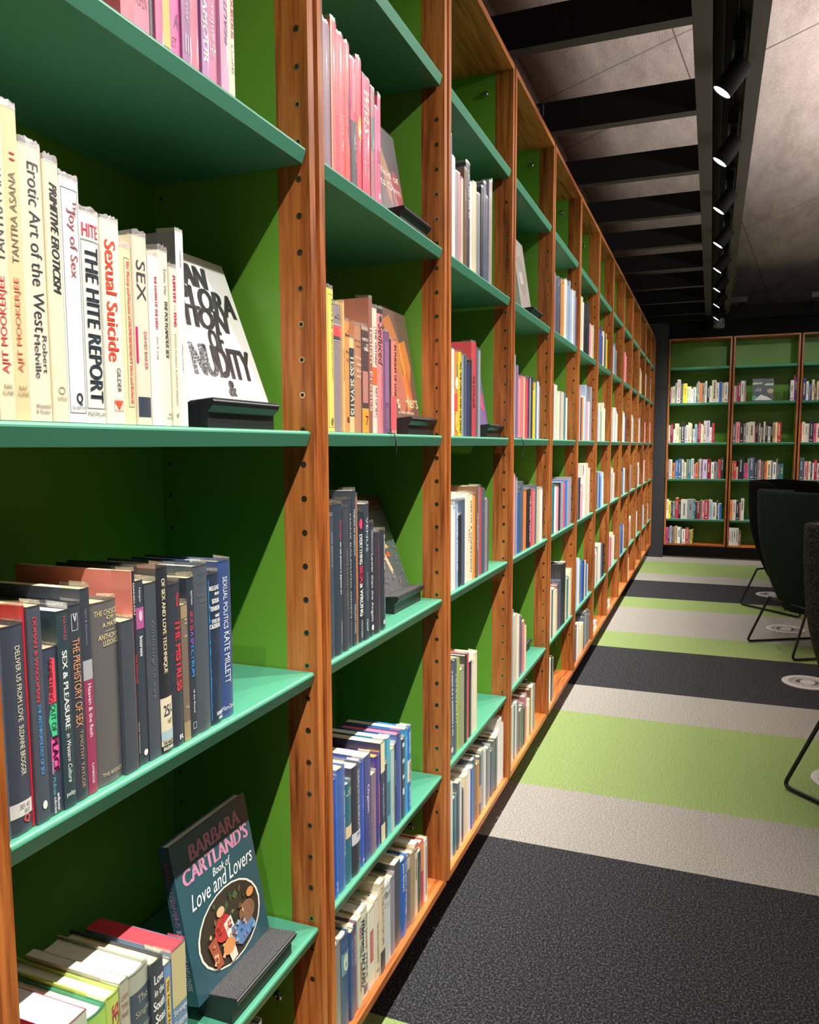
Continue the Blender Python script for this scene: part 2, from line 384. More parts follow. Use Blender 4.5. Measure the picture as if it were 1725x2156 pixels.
for i in range(1, 13):
    dup(bc, (0, YP0+PITCH*i, 0), 'cherry and green bookcase bay, %s along the run from the camera' % ORD[i] if i < 12 else 'cherry and green bookcase bay at the far end of the run')
jm = MB(); jm.box(-.03, -.022, -GAP/2+.0005, GAP/2-.0005, ZB, ZT, BLK); JD = jm.mesh('joint_strip')
REARX = [.1425+PITCH*k for k in range(4)]
for i in range(4):
    c = dup(bc, (REARX[i], 10.372, 0), ['rear bookcase at the left against the dark corner panel', 'rear bookcase partly hidden by the dark armchairs', 'rear bookcase cut by the right edge of the view', 'rear bookcase beyond the right edge'][i], -math.pi/2)
    c['group'] = 'rear bookcases'
    for q in c.children:
        if q.name.startswith('joint_strip'):
            q.data = JD
# the joint strip at the start of the run
m = MB()

# ------------------------------------------------------------------ lettering
_TX = {}
def slices(V, F, ax, n=6):
    """cut flat letter faces into n strips so they can follow a rounded spine"""
    VV = []; FF = []
    for f in F:
        P0 = [V[i] for i in f]; lo = min(p[ax] for p in P0); hi = max(p[ax] for p in P0)
        for b in range(max(0, int(lo*n-1e-6)), min(n-1, int(hi*n-1e-6))+1):
            P = P0
            for lim, sgn in ((b/n, 1), ((b+1)/n, -1)):
                Q = []
                for i in range(len(P)):
                    a, c = P[i-1], P[i]; da, dc = (a[ax]-lim)*sgn, (c[ax]-lim)*sgn
                    if (da >= 0) != (dc >= 0):
                        k = da/(da-dc); Q.append((a[0]+(c[0]-a[0])*k, a[1]+(c[1]-a[1])*k))
                    if dc >= 0: Q.append(c)
                P = Q
                if not P: break
            if len(P) > 2:
                FF.append(tuple(range(len(VV), len(VV)+len(P)))); VV += P
    return VV, FF
def text_geo(s, bold, ital, ax=1):
    key = (s, bold, ital, ax)
    if key in _TX: return _TX[key]
    cu = bpy.data.curves.new('lettering', 'FONT'); cu.body = s; cu.resolution_u = 3
    if ital: cu.shear = .28
    ob = bpy.data.objects.new('lettering', cu)
    me = ob.to_mesh(); V = [tuple(v.co) for v in me.vertices]; F = [tuple(p.vertices) for p in me.polygons]
    ob.to_mesh_clear(); bpy.data.objects.remove(ob); bpy.data.curves.remove(cu)
    if V:
        x0 = min(v[0] for v in V); x1 = max(v[0] for v in V); y0 = min(v[1] for v in V); y1 = max(v[1] for v in V)
        V = [((v[0]-x0)/max(x1-x0, 1e-6), (v[1]-y0)/max(y1-y0, 1e-6)) for v in V]
    if bold and V:          # heavier strokes: overlapping copies slightly to each side
        n = len(V); k = .075/max(.7, .60*len(s)); V0, F0 = V, F; V = []; F = []
        if bold == 2: k *= 1.7
        for i, (dx, dy) in enumerate(((-k*.5, 0), (0, 0), (k*.5, 0)) if bold == 1 else ((-k*.5, -.02), (-k*.2, .02), (0, -.02), (k*.2, .025), (k*.5, 0), (-k*.5, .02), (k*.5, -.02))):
            V += [(max(0, min(1, x*(1-k)+k*.5+dx)), y+dy) for x, y in V0]; F += [tuple(i*n+j for j in f) for f in F0]
    V, F = slices(V, F, ax)
    _TX[key] = (V, F); return _TX[key]
def decorate(mb, specs, th, h, xf, rough=.45, coat=0.3):
    """draw bands, shapes and lettering of a spine or a cover; xf(y)->x of its surface"""
    lay = [0]
    def put(a, q, col, n=1):      # a across 0..1, q from the top 0..1
        pass
    def W(a, q, e):
        y = -th/2 + th*a
        return (xf(max(-th/2, min(th/2, y))) + e, y, h*(1-q))
    def rect(t0, t1, a0, a1, col, e):
        a0, a1 = max(a0, .0), min(a1, 1.0); n = 6; mt = mat(col, rough, coat)
        for i in range(n):
            p, q = a0+(a1-a0)*i/n, a0+(a1-a0)*(i+1)/n
            mb.face([W(p, t1, e), W(q, t1, e), W(q, t0, e), W(p, t0, e)], mt)
    for k, sp in enumerate(specs):
        f = sp.split('|'); e = .0003 + .00008*k
        if f[0] == '#':
            rect(float(f[1]), float(f[2]), float(f[3]), float(f[4]), f[5], e)
        elif f[0] == 'L':
            t0, t1, a0, a1 = map(float, f[1:5]); wa, wt = .0006/th, .0006/h
            for q in ((t0, t0+wt, a0, a1), (t1-wt, t1, a0, a1), (t0, t1, a0, a0+wa), (t0, t1, a1-wa, a1)): rect(*q, f[5], e)
        elif f[0] == 'O':
            t0, t1, a0, a1 = map(float, f[1:5]); n = 24
            mb.face([W((a0+a1)/2+(a1-a0)/2*math.cos(2*math.pi*j/n), (t0+t1)/2-(t1-t0)/2*math.sin(2*math.pi*j/n), e+.0003) for j in range(n)], mat(f[5], rough, coat))
        elif f[0] == 'A':
            t0, t1, a0, a1 = map(float, f[1:5])
            mb.face([W(a0, t0, e+.0002), W((a0+a1)/2, t1, e+.0002), W(a1, t0, e+.0002)], mat(f[5], rough, coat))
        elif f[0] == 'V':         # free polygon: a,q pairs
            pts = [tuple(map(float, p.split(','))) for p in f[1].split()]
            mb.face([W(a, q, e+.0002) for a, q in pts], mat(f[2], rough, coat))
        elif f[0] == 'P':
            for pts, col in (([(.55, .06), (.3, .33), (.85, .33), (.85, .07)], 'F04858'), ([(.45, .34), (.25, .43), (.45, .53), (.8, .53), (.85, .34)], '48C888'), ([(.35, .53), (.3, .75), (.85, .73), (.85, .55)], 'F858A0')):
                mb.face([W(a, q, e) for a, q in pts][::-1], mat(col, rough, coat))
        elif f[0] == 'Z':
            rr = random.Random(3); q = .04; mt = mat(f[1], rough, coat)
            while q < .95:
                d = rr.uniform(.016, .032); mb.face([W(.04, q, e), W(.04, q+d, e), W(rr.uniform(.45, .95), q+d*rr.uniform(.3, .7), e)], mt); q += d*.92
        elif f[0] == 'T':
            txt, o, t0, t1, a0, a1, col, st = f[1], f[2], float(f[3]), float(f[4]), float(f[5]), float(f[6]), f[7], f[8]
            V, F = text_geo(txt, 2 if 'x' in st else 1 if 'b' in st else 0, 'i' in st, 0 if o == 'h' else 1)
            if not V: continue
            a1 = min(a1, .985); P = []
            for u, v in V:
                if o == 'd': P.append(W(a0+(a1-a0)*v, t0+(t1-t0)*u, e+.0002))
                elif o == 'u': P.append(W(a1-(a1-a0)*v, t1-(t1-t0)*u, e+.0002))
                else: P.append(W(a0+(a1-a0)*u, t1-(t1-t0)*v, e+.0002))
            mb.add(P, F, mat(col, rough, coat))

# ------------------------------------------------------------------ books
def spine_path(th, sag, n):
    return [(-sag*(2*(-th/2+th*j/n)/th)**2, -th/2+th*j/n) for j in range(n+1)]
def book_parts(th, h, d, col, hard, specs, detail, pages, rr):
    """local frame: spine faces +x, origin under the middle of the spine"""
    th -= .0008; lead = []
    for sp in specs:
        if sp.startswith('K|'): lead = ['#|0|1|0|1|' + col]; col = sp[2:]
        if sp.startswith('G|'): pages = mat(sp[2:], .8)
    specs = lead + specs
    sag = min(.004, .085*th) if hard else .0006
    xf = lambda y: -sag*(2*y/th)**2
    n = 8 if detail == 2 else 4
    ct = .0024 if hard else .0006
    cov = mat(col, .42, .35)
    out = spine_path(th, sag, n); out = [(-d, -th/2)] + out + [(-d, th/2)]
    inn = [(-d, -th/2+ct)] + [(x-ct*1.4, max(-th/2+ct, min(th/2-ct, y))) for x, y in spine_path(th, sag, n)] + [(-d, th/2-ct)]
    m = MB(); k = len(out)
    for i in range(k-1):
        (x0, y0), (x1, y1) = out[i], out[i+1]; sm = 0 < i < k-2
        m.face([(x0, y0, 0), (x1, y1, 0), (x1, y1, h), (x0, y0, h)], cov, False)
        (p0, q0), (p1, q1) = inn[i], inn[i+1]
        m.face([(p0, q0, h), (p1, q1, h), (p1, q1, 0), (p0, q0, 0)], cov)
        m.face([(x0, y0, h), (x1, y1, h), (p1, q1, h), (p0, q0, h)], cov); m.face([(p0, q0, 0), (p1, q1, 0), (x1, y1, 0), (x0, y0, 0)], cov)
    for i in (0, k-1):
        m.face([out[i]+(0,), inn[i]+(0,), inn[i]+(h,), out[i]+(h,)], cov)
    decorate(m, specs, th, h, xf)
    res = [('cover', m)]
    p = MB(); r = .004 if hard else .0004; yi = th/2-ct-.0002; x1 = -sag-ct*1.4-.0006; x0 = -d+(.004 if hard else .0005)
    yi = max(yi, .0006)
    if detail == 2 and hard:
        # rounded back of the text block
        nb = 6; V = []; sg = min(sag+.001, .005)
        prof = [(x0+.0015*(1-(2*j/nb-1)**2), -yi+2*yi*j/nb) for j in range(nb+1)] + [(x1-sg*(2*j/nb-1)**2*.6, yi-2*yi*j/nb) for j in range(nb+1)]
        q = len(prof); V = [a+(r,) for a in prof] + [a+(h-r,) for a in prof]
        p.add(V, [(i, n_ := (i+1) % q, q+n_, q+i) for i in range(q)], pages); p.add(V, [tuple(range(q)), tuple(range(2*q-1, q-1, -1))], pages)
        p.f = [f[::-1] for f in p.f]
    else:
        p.box(x0, x1, -yi, yi, r, h-r, pages)
    res.append(('page_block', p))
    if detail == 2:
        s = MB(); e = .0006; top = h + rr.uniform(.004, .0075); pts = [(-.03-sag, -th/2-.0003)] + [(x+e, y*1.0) for x, y in spine_path(th, sag, 10)] + [(-.03-sag, th/2+.0003)]
        zt = [top + rr.uniform(-.0018, .0018) for _ in pts]
        for i in range(len(pts)-1):
            (xa, ya), (xb, yb) = pts[i], pts[i+1]
            s.face([(xa, ya, .0), (xb, yb, .0), (xb, yb, h-.001), (xa, ya, h-.001)], FILM, True)
            s.face([(xa, ya, h-.001), (xb, yb, h-.001), (xb-.0008, yb, zt[i+1]), (xa-.0008, ya, zt[i])], FILM2, False)
        res.append(('plastic_sleeve', s))
    return res
def ribbon(parent, pts, col='14121A'):
    m = MB(); m.tube(pts, .0016, mat(col, .6), 6); m.build('bookmark_ribbon', parent)

NEAR={
 '1C':(1.953,[
  (0.8122, 0.8375, 0.21, 'E86A78', ['T|ASPIN|u|.55|.8|.3|.7|7A2030|'], 'coral pink book at the left end of the pink row'),
  (0.8375, 0.8678, 0.22, 'EE6E8C', ['T|ASPEN|h|.78|.86|.15|.85|8A2848|'], 'wide rose pink book beside the thin grey spine'),
  (0.8678, 0.8761, 0.2, '4A4650', [], 'thin dark grey book among the pink ones'),
  (0.8761, 0.8921, 0.19, 'D0588C', [], 'dusty rose paperback left of the yellow panelled one'),
  (0.8921, 0.9116, 0.2, 'B070A8', ['#|.3|.97|.12|.95|F2C452'], 'mauve book with a tall yellow spine panel'),
  (0.9116, 0.9318, 0.21, 'F052A4', ['T|A|h|.72|.82|.3|.8|4A2050|i', 'T|ET|h|.88|.94|.1|.6|8A2060|'], 'vivid magenta book with a looped dark initial'),
  (0.9318, 0.9527, 0.22, 'A05A94', ['T|Hallway|d|.45|.75|.3|.8|E8C8E0|i', 'T|III|h|.82|.93|.3|.9|E8D8E8|'], 'purple mauve book with white script'),
  (0.9527, 0.9722, 0.2, 'D86484', [], 'rose book with a cream edge strip'),
  (0.9755, 0.9935, 0.2, 'B878B4', ["T|DE L'AMOUR|d|.2|.9|.15|.85|F4F0F0|b"], 'lilac book with bold white lettering'),
  (0.9935, 1.0216, 0.22, 'D06890', ['T|masque|d|.4|.72|.3|.6|F4E4EC|', 'T|HH|h|.74|.82|.25|.75|F0D8E4|'], 'rose book with small white word and wiggle'),
  (1.0216, 1.0422, 0.21, 'DC9CC0', ['T|BEAUTY|u|.3|.68|.5|.9|6A3A60|i'], 'pale lilac book next to the cream one'),
  (1.0422, 1.0636, 0.23, 'EFE0BC', ['T|AMOUROUS|d|.25|.62|.6|.95|C83C5C|b', 'T|EVANS|d|.66|.84|.6|.9|6A5A50|'], 'cream book closing the right end of the pink row')]),
 '1D':(1.458,[
  (0.6062, 0.6265, 0.325, 'EFE0BC', ['T|TANTRA ART|u|.2|.5|.25|.8|55565C|', 'T|AJIT MOOKERJEE|u|.545|.85|.25|.8|D84A52|', 'T|RAVI|h|.885|.9|.3|.8|8A7A68|', 'T|KUMAR|h|.905|.92|.2|.9|8A7A68|'], 'tall cream book at far left with red and grey capitals'),
  (0.6265, 0.647, 0.323, 'E9D2A0', ['T|:|h|.14|.165|.4|.8|D84A52|b', 'T|TANTRA ASANA|u|.2|.49|.3|.75|7A7668|', 'T|AJIT MOOKERJEE|u|.535|.84|.3|.75|D86A52|', 'T|RAVI|h|.885|.9|.3|.8|8A7A58|', 'T|KUMAR|h|.905|.92|.2|.95|8A7A58|'], 'tall yellowish cream book with two red dots'),
  (0.647, 0.6781, 0.293, 'F0E2C6', ['T|Erotic Art of the West|d|.06|.67|.3|.82|3C3C48|', 'T|Robert|d|.68|.82|.6|.85|4C4C58|', 'T|Melville|d|.68|.84|.25|.5|4C4C58|', 'T|Weidenfeld|h|.935|.95|.2|.9|6A6460|', 'T|& Nicolson|h|.955|.97|.2|.85|6A6460|'], 'thick cream book with large grey italic title'),
  (0.6781, 0.699, 0.285, 'F0E6C2', ['T|PRIMITIVE EROTICISM|d|.08|.5|.3|.85|3A4048|bi', 'T|O|h|.86|.89|.3|.8|A8A088|', 'T|OMEGA|h|.9|.915|.2|.9|8A8470|'], 'cream book with bold slanting dark capitals'),
  (0.699, 0.7283, 0.274, 'F2F0EA', ['L|.04|.96|.07|.93|5A5860', 'T|The|d|.08|.15|.65|.85|A05058|', 'T|Joy of Sex|d|.12|.4|.3|.8|A04450|', 'T|Q|h|.875|.925|.4|.75|2A3038|b', 'T|QUARTET|h|.93|.945|.15|.9|6A6460|'], 'white book framed by a thin line with red title'),
  (0.7283, 0.7636, 0.246, 'F0EEDF', ['T|HITE|h|.055|.115|.15|.9|CC4060|b', 'L|.13|.93|.08|.96|9A9A98', 'L|.132|.928|.1|.94|9A9A98', 'T|THE HITE REPORT|d|.16|.9|.22|.85|2E3C46|b', 'T|MACMILLAN|h|.945|.965|.1|.95|5A5A58|'], 'thick white book with huge black capitals in grey frame'),
  (0.7636, 0.7946, 0.246, 'F2EED8', ['T|Sexual Suicide|d|.1|.69|.12|.7|EE5438|b', 'T|GILDER|d|.72|.84|.5|.75|3A4048|', 'L|.88|.935|.3|.85|EE5438', 'A|.885|.93|.32|.83|EE5438'], 'cream book with large orange serif style title'),
  (0.7946, 0.8183, 0.221, 'EFDDB2', ['L|.06|.9|.35|.8|8A7A60', 'T|The Theory and Practice of HOMOSEXUALITY Hart and Richards|d|.075|.88|.45|.75|D84848|bi'], 'narrow tan cream book with slim red title'),
  (0.8183, 0.8449, 0.24, 'E8DCC4', ['T|SEX|d|.13|.34|.15|.8|4A4448|', 'T|DAVID BAKER|d|.5|.7|.5|.75|B83C50|', '#|.48|.67|-.02|.12|D0286C', '#|.85|.955|.02|.9|3C4652', 'T|Black Inc|d|.87|.96|.9|1.0|E8E8E8|b'], 'beige book with black square at its foot'),
  (0.8449, 0.8683, 0.222, 'F0EEE0', ['T|THE DAWN OF THE DEED|d|.12|.43|.42|.65|D84868|b', 'T|John A. Long|d|.47|.61|.4|.65|5A5854|i'], 'white book with widely spaced pink capitals'),
  (0.8683, 0.8883, 0.232, 'EFEBCF', ['T|Esther Vilar|d|.1|.25|.5|.8|6A6A98|', 'T|THE POLYGAMOUS SEX|d|.28|.61|.5|.85|3A3C40|bi', 'T|WH|h|.925|.94|.55|.95|3A3A3A|', 'T|ALLEN|h|.945|.96|.4|.98|3A3A3A|'], 'pale yellow book with dark slanted capitals'),
  (0.8883, 0.9038, 0.214, 'EEE6CC', ['T|PUPPETRY|d|.05|.22|.35|.75|D82860|b', 'T|of the|d|.225|.27|.45|.7|E090A0|i', 'T|PENIS|d|.28|.37|.35|.75|D82860|b', 'T|SIMON MORLEY & DAVID FRIEND|d|.41|.87|.35|.6|7A746C|', 'A|.92|.95|.3|.7|9A948C'], 'shorter cream book with bold pink and grey lettering'),
  (0.9038, 0.9214, 0.265, 'EFEDE2', ['K|3E3D3E', 'T|TASMANIA|d|.09|.18|.45|.65|4A4A52|', 'T|ADRIAN LOCKHART|d|.57|.72|.4|.55|4A4A52|'], 'tall thin white book whose dark cover shows behind others')]),
 '1E':(1.008,[
  (0.5829, 0.5909, 0.23, '4A5464', [], 'sliver of blue grey book against the wooden upright'),
  (0.5909, 0.6213, 0.232, '404652', ['T|DELIVER US FROM LOVE|d|.1|.46|.55|.78|E0D8B8|', 'T|SUZANNE BROGGER|d|.48|.72|.55|.78|E0D8B8|', '#|.845|.915|0|1|DAD6CE', 'T|301.41|h|.855|.88|.4|.85|5A5A5A|', 'T|BRO|h|.885|.905|.6|.85|6A6A6A|', 'T|Q|h|.915|.955|.55|.85|E04840|b'], 'thick black book with white shelf mark band 301.41'),
  (0.6213, 0.6253, 0.25, 'C82838', [], 'thin bright red book showing its red side'),
  (0.6253, 0.6438, 0.248, '484F58', ['T|DOMAN & WAGOMAN|d|.05|.44|.35|.6|E04858|b', 'T|THE ANTHROPOLOGY OF SEX|d|.45|.78|.4|.65|58A8E8|b', 'O|.9|.94|.4|.75|E8E4D4'], 'slate book with red then blue spine lettering'),
  (0.6438, 0.6651, 0.196, '3C4452', ['P|F04858', 'T|SOMETHING|d|.07|.32|.35|.65|3A1A2A|', 'T|OUT OF|d|.34|.5|.4|.75|2A3A38|', 'T|PLACE|d|.53|.75|.4|.8|4A1A3A|b', 'T|Eimear McBride|d|.67|.88|.3|.5|58B0B0|i', 'T|wellcome|d|.875|.98|.55|.75|F0F0EC|b', 'T|collection|d|.89|.99|.32|.5|F0F0EC|b'], 'short black book with red green and pink banner shapes'),
  (0.6651, 0.6829, 0.235, '304348', ['T|HAWKES|d|.03|.15|.5|.75|C84C5C|', 'T|SEX & PLEASURE|d|.2|.6|.3|.72|F0F0E8|b', 'T|in Western Culture|d|.62|.87|.35|.7|E8E8E0|i', 'T|polity|h|.915|.945|.15|.9|E8E8E0|'], 'dark teal book with wide spaced white capitals'),
  (0.6829, 0.7046, 0.238, '3C4048', ['L|.045|.13|.25|.7|D8D8D8', 'T|V|h|.05|.085|.35|.6|E8E8E8|b', 'T|THE PREHISTORY OF SEX|d|.17|.62|.25|.75|D8986C|', 'T|TIMOTHY TAYLOR|d|.64|.94|.45|.7|B89078|'], 'black book with orange brown condensed capitals'),
  (0.7046, 0.72, 0.254, '393E46', ['T|Hart & Stevenson|d|.1|.27|.4|.6|8A929C|', '#|.345|.44|0|1|A8A8AC', '#|.44|1|0|1|983858', 'T|Heaven & the flesh|d|.46|.72|.35|.75|F0D8E4|', 'T|CAMBRIDGE|d|.85|.95|.4|.65|F0D8E4|'], 'half black half plum book with white title'),
  (0.72, 0.7678, 0.232, '64605E', ['T|THE CHOICE|h|.045|.075|.15|1.1|D8C890|', 'T|OF|h|.08|.1|.55|.85|D8C890|', 'T|A MATE|h|.115|.14|.4|1.05|D8C890|', '#|.16|.163|.5|.9|D8C890', 'T|ANTHONY|h|.175|.205|.25|1.0|D8C890|', 'T|LUDOVICI|h|.21|.24|.4|1.05|D8C890|', 'T|THE BODLEY|h|.93|.95|.2|.95|C8B890|'], 'very thick grey cloth book with gold lettering'),
  (0.7678, 0.7911, 0.201, '464B52', [], 'plain dark grey cloth book beside the thick gold titled one'),
  (0.7911, 0.7994, 0.262, '272C34', ['K|E08474', '#|0|1|-.02|.2|E08474', 'T|DANIELOU|d|.06|.22|.4|.8|D8D8C8|b', 'T|THE PHALLUS|d|.42|.57|.4|.8|D84848|b', 'T|INNER TRADITIONS|d|.77|.93|.45|.7|C8C8C8|'], 'thin black book with salmon pink cover side'),
  (0.7994, 0.8155, 0.248, '3A414B', ['T|Harper|d|.04|.12|.35|.65|E0E0E0|b', '#|.145|.26|.02|.98|B05890', 'O|.16|.22|.3|.75|E8B0C0', 'T|Intersex|d|.3|.41|.3|.7|F0F0F0|b', 'O|.92|.955|.3|.8|E0DCCC'], 'black book with purple picture square near its head'),
  (0.8155, 0.8389, 0.242, '484E58', ['T|sex in Antiquity|u|.2|.66|.35|.75|6A727C|i'], 'dark grey book with faint looping script'),
  (0.8389, 0.8634, 0.259, '2A2C32', ['T|OF SEX AND LOVE TECHNIQUE|d|.06|.57|.3|.65|E8E0B8|b', '#|.7|.96|0|1|E0D4B4', 'T|25/-|h|.74|.8|.2|.95|2A3038|b', 'T|NET|h|.82|.845|.5|.95|4A4A48|', '#|.88|.93|0|1|A8C0C4', 'T|THE WALES|h|.935|.955|.1|.95|2A2A2A|b', 'T|BALISHING|h|.965|.985|.1|.95|E8E0C8|b'], 'black book with cream band priced 25'),
  (0.8634, 0.8889, 0.232, '363B44', ['T|Mistress|d|.06|.14|.55|.85|E04450|b', 'T|THE MISTRESS|d|.22|.66|.4|.9|EE4450|b', 'T|R|h|.935|.965|.5|.9|D8D8D8|b'], 'black book with jagged bright red title'),
  (0.8889, 0.9038, 0.199, '78685A', ['#|0|.1|0|1|A08A68', '#|.86|1|0|1|A8906C', 'T|Anna|h|.1|.12|.45|.95|D8C898|', 'T|Mary|h|.13|.15|.5|.95|D8C898|', 'T|Come|h|.22|.24|.4|.9|D8C898|', 'T|Geo|h|.74|.76|.3|.8|D8C898|'], 'short narrow brown book with tan ends'),
  (0.9038, 0.9201, 0.235, '343943', ['T|Agustin Fuentes|d|.08|.17|.45|.8|E8E8E8|b', 'T|SEX IS|d|.21|.33|.3|.75|D84870|b', 'T|A SP|d|.335|.42|.3|.75|9068C0|b', 'T|ECTRUM|d|.425|.62|.3|.75|3A90C8|b', 'T|of the Binary|d|.7|.85|.4|.7|E8E8E8|b', 'L|.91|.95|.3|.8|D8D8D8'], 'black book with rainbow coloured title letters'),
  (0.9201, 0.9554, 0.249, '4F565E', ['T|SEX|h|.04|.055|.3|.8|5E6670|', 'T|DRIVE|h|.09|.11|.25|.85|5E6670|', 'T|George|h|.17|.19|.2|.75|6A7078|', 'T|Giles|h|.2|.22|.35|.85|6A7078|', 'T|Rider|h|.92|.935|.3|.7|6A6860|'], 'thick plain grey book with ghostly lettering'),
  (0.9554, 0.9839, 0.232, '28364A', ['Z|3C90D0', 'T|RELEASE|h|.08|.11|.1|1.15|F0F0EC|b', 'T|FROM|h|.125|.145|.5|1.1|F0F0EC|b', 'T|SEXUAL|h|.165|.195|.25|1.15|F0F0EC|b', 'T|TENSION|h|.215|.245|.1|1.2|F0F0EC|b', 'T|MARY|h|.27|.29|.5|1.1|F0F0EC|b', 'T|STEICHEN|h|.3|.325|.2|1.2|F0F0EC|b', 'T|CALDERONE|h|.33|.36|.05|1.2|F0F0EC|b', 'T|ROBERT|h|.92|.945|.4|1.05|F0F0EC|b', 'T|HALE|h|.955|.975|.55|1.0|F0F0EC|b'], 'navy book with jagged blue flame pattern'),
  (0.9839, 1.0183, 0.247, '3A5080', ['T|SEXUAL POLITICS|d|.1|.43|.3|.62|E8ECF4|', 'T|KATE MILLETT|d|.45|.78|.3|.72|E8ECF4|', 'T|Hart-Davis|h|.92|.95|.05|1.0|D8DCE8|i'], 'blue jacketed book at the right end of its row')]),
 '1F':(0.5,[
  (0.6412, 0.6832, 0.246, 'B8C0A8', ['G|F6F4F6', 'K|C83050', '#|.03|1|0|1|B8C0A8'], 'pale green book with white page block and red boards'),
  (0.6832, 0.7164, 0.228, '9CC858', ['G|F0E6C8', 'K|30906C', '#|.03|1|0|1|9CC858'], 'lime book with teal edge beside the red boarded one'),
  (0.7164, 0.7397, 0.233, 'B8D060', ['T|SEX AND|d|.06|.5|.35|.9|C02858|b'], 'lime green book with large red letters'),
  (0.7397, 0.7559, 0.239, 'B0AC94', ['T|LOVE IN|h|.08|.11|.1|.9|8A3040|', 'T|TITIAN|h|.13|.16|.1|.9|8A3040|', 'T|FRANCE|h|.18|.21|.1|.9|8A3040|'], 'drab olive book with three short red words'),
  (0.7559, 0.7993, 0.232, 'A8AC98', ['#|.12|.6|.12|1|3C4858', 'T|The|h|.15|.2|.4|.9|A8A890|', 'T|Single|h|.24|.29|.3|.95|A8A890|', 'T|Woman|h|.33|.38|.2|1.0|A8A890|'], 'thick grey green book with dark spine panel'),
  (0.7993, 0.826, 0.223, '3A4048', ['T|Love|h|.08|.14|.2|1|F0F0E8|b', 'T|in the|h|.17|.22|.2|1|F0F0E8|b', 'T|South|h|.25|.31|.1|1|F0F0E8|b', 'T|Seas|h|.34|.4|.2|1|F0F0E8|b'], 'charcoal book with white brush lettering'),
  (0.826, 0.8411, 0.206, '6E90B8', ['#|.1|1|.15|.7|E8C048', 'T|The Tears of Eros|d|.12|.5|.3|.6|3A3428|b'], 'thin blue book with yellow strip'),
  (0.8411, 0.8732, 0.216, '6888A8', ['G|C8343C', '#|0|.4|0|1|C8BC88', 'T|Strange|h|.42|.47|.05|1|E8E8E0|', 'T|Customs|h|.5|.55|.05|1|E8E8E0|', 'T|OF|h|.58|.61|.5|.9|E8E8E0|'], 'blue book with tan illustrated head and white words')]),
 '1G':(0.183,[
  (0.9917, 1.0337, 0.276, '6A6A68', ['#|.1|.14|.1|.9|C8B890'], 'grey cloth book barely showing at the bottom picture edge'),
  (1.0337, 1.077, 0.254, '8A8480', [], 'taupe book barely showing below the black felt stand')]),
 '2C':(1.953,[
  (1.3458, 1.356, 0.261, '9A7088', [], 'sliver of mauve book against the upright'),
  (1.356, 1.3876, 0.259, '8A6A80', [], 'mauve grey book in shiny plastic near the upright'),
  (1.3876, 1.4141, 0.276, 'E05060', ['#|0|1|-.02|.16|D8B888', 'T|KAUFMANN|d|.3|.6|.6|.85|F0D0D0|'], 'tan sided red book left of the broad coral one'),
  (1.4141, 1.447, 0.264, 'EE5660', ['T|LOVE 361|d|.55|.8|.4|.8|F4C8C8|'], 'broad coral red book with pale lettering'),
  (1.447, 1.4723, 0.263, 'EC4C48', ['T|SOUND OF EDEN|d|.3|.72|.55|.95|6878C8|b'], 'red book with blue lettering'),
  (1.4723, 1.5018, 0.243, 'D83A58', ['#|.48|1|0|1|3C4450', '#|.1|.4|.2|.8|E87080', 'T|SINGULAR|d|.5|.8|.6|.85|D0D0D0|b'], 'red and black halved book'),
  (1.5018, 1.5299, 0.26, 'E82C50', ['O|.43|.62|.2|.85|F2B840'], 'crimson book with an orange egg shape'),
  (1.5299, 1.569, 0.237, 'E83C6C', ['T|WIVES|d|.11|.48|.2|.9|F6F0E8|bi', 'T|By RODERICK THORP|d|.49|.86|.5|.75|F6E8E8|b', 'T|and ROBERT BLAKE|d|.46|.83|.2|.42|F6E8E8|b'], 'crimson pink book with big slanted white title'),
  (1.569, 1.5892, 0.226, 'B07878', ['#|.25|.55|.1|.95|4A8078'], 'brownish patterned book with green patch'),
  (1.5892, 1.6046, 0.194, 'EA5C98', [], 'slim hot pink book left of the rose one'),
  (1.6046, 1.6216, 0.225, 'E85C84', ['#|.5|.62|.1|.9|B84068', '#|.9|.95|.2|.8|F0D8E0'], 'slim rose book beside the leaning display')]),
 '2D':(1.458,[
  (1.3532, 1.3821, 0.272, 'F0DC70', ['L|.04|.97|.1|.92|8A7A40', 'T|More Joy|d|.07|.28|.5|.85|3A3A38|', 'T|EDITED BY ALEX COMFORT|d|.3|.64|.55|.75|6A6440|', 'O|.9|.955|.35|.7|8A7A40'], 'yellow book with thin black frame line'),
  (1.3821, 1.4205, 0.248, '94888C', ['T|Ivan|h|.07|.085|.5|.95|4A4448|', 'T|Bronsk|h|.09|.11|.3|1.0|4A4448|', '#|.155|.16|.1|1|F0E8E8', '#|.17|.25|.1|1|E85058', '#|.255|.275|.1|1|4A5060', '#|.28|.285|.1|1|F0E8E8'], 'grey book with red block between white rules'),
  (1.4205, 1.4293, 0.256, 'E8BC80', ['T|CHER LAFAYETTE|d|.35|.6|.3|.8|6A4A30|'], 'thin orange cream book beside the grey one'),
  (1.4293, 1.4509, 0.222, 'E29A58', ['T|S.|h|.08|.1|.5|.9|4A3020|', 'T|Berlin|h|.11|.14|.1|1|4A3020|b', 'T|Rosa|h|.26|.29|.2|1|4A3828|', 'T|U.|h|.33|.36|.3|.9|4A3828|', 'T|u|h|.86|.91|.3|.8|3A3A38|b'], 'orange book with netted pattern'),
  (1.4509, 1.4794, 0.192, 'F0CC90', ['#|.11|.83|0|1|3A4850', 'T|TESS SEVATIS|d|.18|.82|.2|.9|F2E4C0|b'], 'cream ended dark book with stencilled lettering'),
